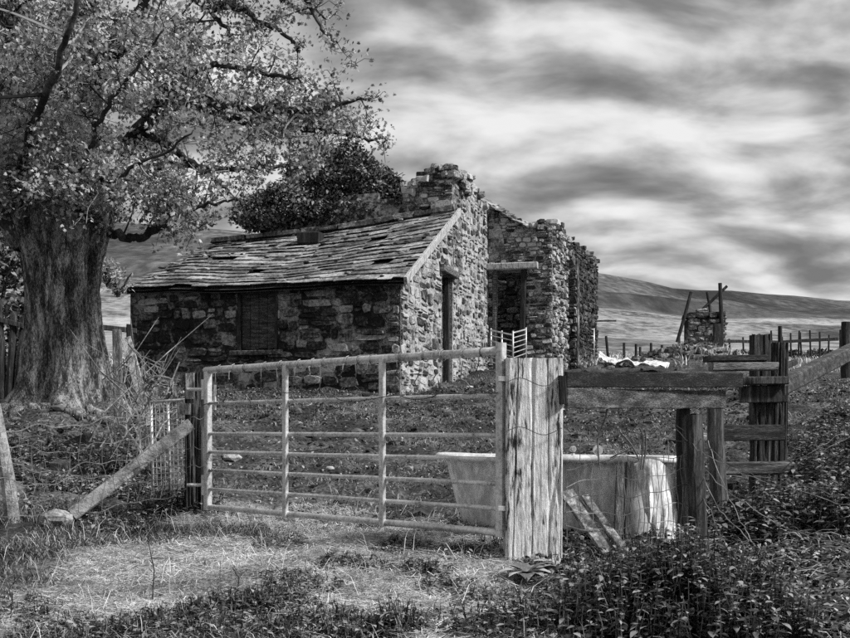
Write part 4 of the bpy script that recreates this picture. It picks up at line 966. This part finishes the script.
# far post-and-wire and post-and-rail fences
for k, (px_, yt, yb) in enumerate([(609, 336, 352), (624, 343, 358), (636, 344, 360), (640, 347, 361), (651, 343, 362), (662, 345, 362), (679, 338, 356)]):
    d = 44; o = MB(); p = Wp(px_, yb, d); g0 = gzs(p.x, d); o.tube([(p.x, d, min(g0-.2, p.z)), Wp(px_-(3 if k == 0 else 0), yt, d)], [.055, .048], 7, .2, .06); tag(o.build('field_stake', M['wood_dark']), 'thin dark stake of the field fence between house and pillar', 'stake', 'stakes of the field fence')
rf = thing('field_rail', Wp(770, 350, 46), 'long dark rail of the field fence beyond the stile', 'rail')
rail_w = [Wp(718, 341, 45), Wp(745, 341.5, 45.5), Wp(780, 342, 46), Wp(838, 339, 46)]
for a, c in zip(rail_w[:-1], rail_w[1:]): mb = MB(); mb.bar(a, c, .06, .12, UP, .3, 4, .06); mb.build('rail_length', M['wood_dark'], rf)
for (px_, yt) in [(731, 337), (744, 337), (773, 331), (784, 336), (791, 331), (798, 332), (802, 334), (811, 332), (820, 330), (828, 333), (840, 330)]:
    d = 46.5; p = Wp(px_, 352, d); g0 = gzs(p.x, d); o = MB(); o.tube([(p.x, d, g0-.2), Wp(px_+rng.uniform(-2.2, 2.2), yt+rng.uniform(-2, 2.5), d)], [.038, .034], 6, .2, .06); tag(o.build('field_post', M['wood_dark']), 'thin dark post along the field rail beyond the stile', 'post', 'posts along the field rail')
o = MB(); p = Wp(780, 352, 30); o.tube([(p.x, 30, gzs(p.x, 30)-.2), Wp(780, 326, 30)], [.06, .055], 8, .2, .05); tag(o.build('mid_post', M['wood_dark']), 'taller dark post standing just behind the stile posts', 'post')
for (px_, py_, d, r) in [(690, 352, 52, .5), (816, 352, 52, .55), (831, 349, 53, .4), (795, 355, 50, .5), (742, 352, 54, .4)]:
    p = Wp(px_, py_, d); p.z = gzs(p.x, d); bush('rush_clump', [((p.x, d, p.z+r*.3), (r, r*.6, r*.5))], 500, .14, 'ivy', 'dark clump of rushes in the far pasture', 'rushes', group='rush clumps in far pasture')

# ------------------------------------------------------------------ ground vegetation
def blades(name, P, h, w, matn, lean=.5, kind=True, droop=.5):
    n = len(P); a = nr.uniform(0, 2*np.pi, n); b_ = nr.uniform(0, 2*np.pi, n); h = h*np.ones(n); w = w*np.ones(n)
    le = np.sqrt(nr.random(n))*lean*h; dx, dy = np.cos(a), np.sin(a); wx, wy = np.cos(b_)*w, np.sin(b_)*w
    z0 = np.zeros(n); V = np.empty((n, 5, 3))
    V[:, 0] = P+np.stack([-wx, -wy, z0-.01], 1); V[:, 1] = P+np.stack([wx, wy, z0-.01], 1)
    mx_ = np.stack([dx*le*.35, dy*le*.35, h*.6], 1); V[:, 2] = P+mx_+np.stack([wx*.8, wy*.8, z0], 1); V[:, 3] = P+mx_-np.stack([wx*.8, wy*.8, z0], 1)
    V[:, 4] = P+np.stack([dx*le, dy*le, h*np.clip(1-droop*.4*(le/np.maximum(h, 1e-6))**2*.5, .25, 1)], 1)
    i0 = np.arange(n)[:, None]*5; L = np.concatenate([i0+0, i0+1, i0+2, i0+3, i0+3, i0+2, i0+4], 1).ravel()
    o = mesh_obj(name, V.reshape(-1, 3), (L, np.tile([4, 3], n)), M[matn], None, False, np.repeat(nr.random(n), 5))
    return tag(o, kind='stuff') if kind else o
def scatter(n, x0, x1, y0, y1, keep):
    x = nr.uniform(x0, x1, n); y = nr.uniform(y0, y1, n); m = keep(x, y); x, y = x[m], y[m]; return np.stack([x, y, gz(x, y)], 1)
def view_keep(x, y, pad=.4): return (np.abs(x) < y*.36+pad)
def clumpy(x, y, s, t, sd): return fbm(x*s, y*s, 3, sd) > t
# rough grass outside the gate
gline = lambda x: np.interp(x, [gL.x, gR.x], [gL.y, gR.y])
def grass_keep(x, y):
    out_ = y < gline(x)+.15*(nr.random(len(x))-.3)
    rt_ = np.clip((x-.35)/.5, 0, 1)*.93
    return view_keep(x, y) & out_ & (nr.random(len(x)) > rt_) & (nr.random(len(x)) > straw_mask(x, y)*1.15) & ((fbm(x*3, y*3, 3, 9)+nr.random(len(x))*.4) > .58)
P = scatter(90000, -4.2, 3.6, 5.0, 10.2, grass_keep); print('grass', len(P))
tag(blades('rough_grass', P, nr.uniform(.025, .085, len(P))*(.4+1.1*fbm(P[:, 0]*1.5, P[:, 1]*1.5, 3, 14)), .0032, 'grass', 2.2, True, .9), 'rough dark meadow grass around the gateway', 'grass')
P = scatter(230000, -3.6, 2.0, 5.0, 10.5, lambda x, y: view_keep(x, y) & (nr.random(len(x)) < straw_mask(x, y)*.9)); print('straw', len(P))
# straw lies flat
x_, y_, z_ = frames(len(P), 3.0); SB = np.array([(-.03, 0, 0), (.03, 0, 0), (.025, 1, .04), (-.025, 1, .04)])
P[:, 2] += nr.uniform(0, .03, len(P)); o = leaf_cloud('straw', P, nr.uniform(.025, .085, len(P)), SB, 'straw', None, frame=(x_, y_, z_)); tag(o, 'pale trampled straw strewn across the gateway', 'straw', kind='stuff')
P = scatter(1800, -4.2, 2.4, 5.0, 9.6, lambda x, y: view_keep(x, y) & clumpy(x, y, 1.2, .5, 21)); 
tag(blades('dead_grass', P, nr.uniform(.06, .2, len(P)), .0018, 'straw', 1.6), 'thin bleached dead grass stems among the weeds', 'grass')
P = scatter(16000, .6, 3.6, 5.0, 9.5, lambda x, y: view_keep(x, y)); o = leaf_cloud('dead_leaves', P+np.array([0, 0, .01]), nr.uniform(.02, .05, len(P)), OVL, 'litter', None, up=.8); tag(o, 'dry dead leaves and stems littering the bank below the wires', 'litter', kind='stuff')
mb = MB()
for p in scatter(420, .9, 3.4, 5.2, 8.6, lambda x, y: view_keep(x, y)):
    a = rng.uniform(0, 6.28); L = rng.uniform(.06, .25); q = Vector(p)+UP*.015; e = q+Vector((math.cos(a)*L, math.sin(a)*L, rng.uniform(0, .06))); mb.tube([q, q.lerp(e, .5)+UP*.02, e], [.003, .003, .0015], 3, rng.random(), 0, False)
tag(mb.build('dead_stems', M['twig']), 'broken dead stems strewn over the bank below the wires', 'stems', kind='stuff')
# mud yard: litter, clods, small weeds
yk = lambda x, y: view_keep(x, y) & (y > gline(x)+.1) & (fbm(x*2, y*2, 3, 41)+nr.random(len(x))*.5 > .62)
P = scatter(70000, -5.5, 9, 7.4, 26, yk); print('litter', len(P))
o = leaf_cloud('leaf_litter', P+np.array([0, 0, .01]), nr.uniform(.016, .042, len(P))*(.5+P[:, 1]/20), OVL, 'litter', None, up=1.0); tag(o, 'trampled leaf litter and clods over the muddy yard', 'litter', kind='stuff')
mb = MB()
for p in scatter(1500, -5, 8.5, 8, 26, lambda x, y: view_keep(x, y) & (y > gline(x)+.2)):
    s = rng.uniform(.02, .07)*(1+.6*(rng.random() > .9)); k = [rng.uniform(.7, 1.25) for _ in ICO1_V]
    mb.add([(p[0]+v[0]*s*q_, p[1]+v[1]*s*q_, p[2]+v[2]*s*.6*q_) for v, q_ in zip(ICO1_V, k)], ICO1_F, rng.random()*.65)
tag(mb.build('yard_rubble', M['litter']), 'small stones and clods trodden into the muddy yard', 'rubble', kind='stuff')
P = scatter(90000, -6, 10, 8, 30, lambda x, y: view_keep(x, y, 1) & (y > gline(x)+.3) & clumpy(x, y, .9, .47, 51))
tag(blades('yard_grass', P, nr.uniform(.03, .08, len(P)), .005, 'grass', 2.4, True, .9), 'thin tufts of grass scattered over the yard', 'grass')
P = scatter(40000, -14, 26, 30, 60, lambda x, y: view_keep(x, y, 1) & clumpy(x, y, .25, .46, 61))
tag(blades('pasture_grass', P, nr.uniform(.1, .3, len(P)), .02, 'straw', 1.0), 'pale rough pasture grass beyond the house', 'grass')
for (px_, py_, s) in [(232, 460, .09), (600, 398, .07), (612, 403, .06), (588, 404, .05), (470, 388, .06), (330, 470, .05)]:
    p = G(px_, py_); vs, fs = rock_geo((p.x, p.y, p.z+s*.2), s, (1.3, .9, .6), .15); o = MB(); o.add(vs, fs, .9); tag(o.build('yard_stone', M['rock']), 'pale loose stone lying in the muddy yard', 'stone', 'loose stones in the yard')
for (px_, py_, s) in [(90, 455, .12), (60, 470, .1), (115, 470, .11), (40, 445, .1), (78, 447, .12)]:
    p = G(px_, py_); vs, fs = block_geo((p.x, p.y, p.z+s*.2), s, (1.2, .9, .7)); o = MB(); o.add(vs, fs, .1+.25*rng.random()); tag(o.build('bank_stone', M['stone_dark']), 'dark tumbled stone on the bank behind the netting', 'stone', 'tumbled stones on the tree bank')

# leafy weeds: each clump a plant with stems and leaves
def weed_geo(c, rad, ht, n, ls, mb, acc):
    for _ in range(n):
        a = rng.uniform(0, 6.28); r = rad*math.sqrt(rng.random()); x, y = c.x+r*math.cos(a), c.y+r*math.sin(a)*.8; z = gzs(x, y)
        h = ht*(1-.55*(r/rad)**2)*rng.uniform(.55, 1.1); tip = Vector((x+rng.gauss(0, .15)*h, y+rng.gauss(0, .15)*h, z+h)); b0_ = Vector((x, y, z-.02))
        mb.tube([b0_, b0_.lerp(tip, .6)+Vector((rng.gauss(0, .01), 0, 0)), tip], [.004, .003, .002], 3, rng.random(), 0, False)
        lv = max(3, int(h/.028)); ph = rng.uniform(0, 3)
        for k in range(lv):
            q = (k+.6)/lv; p = b0_.lerp(tip, q)
            for s in (0, 1):
                an = ph+k*1.57+s*3.14+rng.gauss(0, .3); dv = Vector((math.cos(an), math.sin(an), rng.uniform(-.45, .25))).normalized()
                xd = dv.cross(UP).normalized(); xd = (xd+UP*rng.gauss(0, .25)).normalized(); zd = xd.cross(dv)
                for L, v in zip(acc, (p, xd, dv, zd, rng.uniform(*ls)*(1.15-.5*q))): L.append(v)
def weed_leaves(acc, root, matn):
    A = lambda L: np.array([tuple(v) for v in L])
    tag(leaf_cloud('leaves', A(acc[0]), np.array(acc[4]), OVL, matn, root, frame=(A(acc[1]), A(acc[2]), A(acc[3]))), kind='stuff')
def nettles(px, py, rad, ht, n, label, group, name='weed_clump', ls=(.028, .06)):
    c = G(px, py); root = thing(name, c, label, 'weeds', group); mb = MB(); acc = [[], [], [], [], []]
    weed_geo(c, rad, ht, n, ls, mb, acc); tag(mb.build('stems', M['nettle'], root), kind='stuff'); weed_leaves(acc, root, 'nettle')
WEEDS = [(120, 636, .3, .13, 80, 'broad low weed clump spreading in the grass before the tall bare stalk'), (180, 628, .3, .14, 90, 'leafy weed clump growing right at the foot of the tall bare stalk'), (230, 613, .28, .14, 90, 'leafy weed clump around the short bare stalk'), (272, 604, .26, .13, 75, 'leafy weed clump between the short bare stalk and the open straw'),
 (300, 583, .22, .1, 50, 'small weed clump in the middle of the straw track'), (330, 634, .28, .14, 90, 'dense weed clump on the near edge of the bare straw'), (395, 632, .16, .2, 60, 'compact upright weed clump alone on pale straw'), (250, 636, .3, .13, 100, 'wide dark weed clump between stalks and bare straw edge'), (420, 572, .2, .09, 45, 'thin weed clump on straw in line with a middle gate stile'),
 (350, 568, .22, .09, 45, 'thin weed clump on the straw below the middle of the gate'), (470, 556, .2, .11, 45, 'weed clump between gate rail and dock plant'), (405, 548, .2, .1, 40, 'weed clump close under the bottom gate rail on straw'), (60, 632, .25, .11, 50, 'loose weed clump in the rough grass below the flat stone'), (450, 590, .2, .1, 45, 'weed clump on the straw beside the nettle bed'), (285, 545, .2, .08, 35, 'thin weed clump on the straw track near the hinge post'), (20, 610, .3, .1, 50, 'weed clump in rough grass below the leaning post'), (500, 605, .25, .13, 60, 'weed clump touching the dock plant at the nettle bed edge')]
for (a, c, r, h, n, lb) in WEEDS: nettles(a, c, r, h*.85, int(n*1.5), lb, 'weed clumps on the straw', 'weed_clump')
def bed(name, items, label, cat, ls, ):
    c = G(*items[0][:2]); root = thing(name, c, label, cat); mb = MB(); acc = [[], [], [], [], []]
    for (a, cc, r, h, n) in items: weed_geo(G(a, cc), r, h, n, ls, mb, acc)
    tag(mb.build('stems', M['nettle'], root), kind='stuff'); weed_leaves(acc, root, 'nettle')
bed('nettle_bed', [(560, 630, .35, .2, 110), (610, 615, .32, .28, 115), (655, 625, .36, .42, 260), (700, 628, .38, .48, 300), (740, 645, .34, .40, 220), (680, 590, .34, .34, 200), (625, 630, .3, .34, 170), (630, 585, .3, .22, 100), (590, 590, .3, .16, 80), (720, 590, .3, .25, 80), (650, 560, .3, .15, 60), (600, 562, .25, .12, 50), (520, 630, .3, .14, 70), (545, 570, .2, .1, 40), (480, 625, .28, .12, 70), (765, 610, .2, .2, 40)],
    'dense bed of dark nettles rising below the boarded fence', 'nettles', (.025, .068))
bed('bramble_bank', [(745, 540, .35, .35, 80), (780, 530, .35, .4, 90), (810, 515, .4, .45, 100), (840, 500, .45, .55, 120), (835, 470, .5, .5, 100), (735, 515, .3, .3, 70), (770, 505, .35, .3, 70), (800, 490, .4, .4, 80), (862, 530, .4, .5, 90), (820, 440, .5, .3, 70), (850, 420, .5, .35, 70)],
    'dark brambles and nettles covering the bank beside the stile', 'brambles', (.05, .09))
bed('bank_weeds', [(30, 450, .5, .16, 80), (60, 455, .5, .18, 90), (95, 462, .5, .2, 90), (125, 470, .5, .22, 90), (30, 480, .4, .15, 70), (70, 490, .4, .16, 80), (100, 492, .4, .16, 80), (45, 430, .5, .12, 60), (110, 440, .5, .14, 60)], 'dark straggling weeds over the bank behind the netting', 'weeds', (.04, .08))
bed('hinge_post_weeds', [(165, 510, .32, .2, 80), (190, 506, .28, .22, 80), (140, 520, .3, .14, 70), (115, 530, .3, .12, 60), (95, 520, .25, .12, 50), (205, 512, .2, .14, 50), (130, 500, .3, .2, 60), (60, 510, .3, .14, 50)],
    'dark leafy weeds crowding the foot of the hinge post and strut', 'weeds', (.035, .07))
for (a, c, lb) in ((500, 545, 'small leafy weed under the gate latch end beside the white post'), (470, 535, 'small leafy weed sprouting under the bottom rail before the tub'), (380, 530, 'small leafy weed at the foot of a middle gate stile')):
    nettles(a, c, .16, .12, 32, lb, None, 'weed_clump')
# dock plant beside the white post: each broad leaf its own part
DK = np.array([(0, 0, 0), (.1, .1, .05), (.17, .35, .08), (.15, .65, .05), (.07, .88, -.05), (0, 1, -.16)])
for (px_, py_, nl, sz) in [(527, 580, 12, .17), (553, 572, 8, .14)]:
    c = G(px_, py_); dk = thing('dock_plant', c, 'broad-leaved dock plant sprawling at the foot of the white post' if nl > 8 else 'smaller dock plant close under the boarded fence', 'dock')
    for k in range(nl):
        a = k*2.4+rng.uniform(-.3, .3); el = rng.uniform(.3, .9); dv = Vector((math.cos(a)*math.cos(el), math.sin(a)*math.cos(el), math.sin(el))); xd = dv.cross(UP).normalized(); zd = xd.cross(dv); s = sz*rng.uniform(.7, 1.15)
        vs = []; m = len(DK)
        for (x, y, z) in DK: 
            bend = -.35*y*y
            for sx in (-1, 0, 1): vs.append(c+s*(xd*x*sx*1.9+dv*y+zd*((z if sx else z*.2)+bend+.02*rng.uniform(-1, 1)))+UP*.02)
        fs = []
        for j in range(m-1):
            for q_ in (0, 1): fs.append((j*3+q_, j*3+q_+1, j*3+q_+4, j*3+q_+3))
        mb = MB(); mb.add(vs, fs, rng.random()); mb.build('leaf', M['dock'], dk, True)
# bare stalks in the foreground
for (px_, py_, hh, lb) in [(152, 605, .36, 'tall bare dead stalk standing in the straw'), (237, 590, .12, 'short bare stalk sticking out of the straw'), (10, 620, .2, 'bare dead stalk in the grass below the leaning post')]:
    p = G(px_, py_); o = MB(); o.tube([p-UP*.02, p+UP*hh*.5+Vector((.012, 0, 0)), p+UP*hh+Vector((-.025, 0, 0))], [.004, .0035, .002], 5, .3, 0)
    for k in range(5): q = p+UP*hh*(.35+.13*k); o.tube([q, q+Vector((rng.uniform(-.03, .03), 0, .02))], .002, 3, .3, 0, False)
    tag(o.build('bare_stalk', M['wood_dark']), lb, 'stalk', 'bare stalks in the straw')
# rubble mound and turf at the stone stack
mb = MB()
for _ in range(160):
    a = rng.gauss(0, 1.2); c_ = rng.gauss(-.9, .7); x, y = sb.x+a-.6, sb.y+c_; vs, fs = block_geo((x, y, gzs(x, y)+.03), rng.uniform(.05, .14)); mb.add(vs, fs, .3+rng.random()*.7)
tag(mb.build('pillar_rubble', M['stone_dark']), 'tumbled rubble heaped round the foot of the stone pillar', 'rubble', kind='stuff')
print('objects', len(bpy.data.objects))
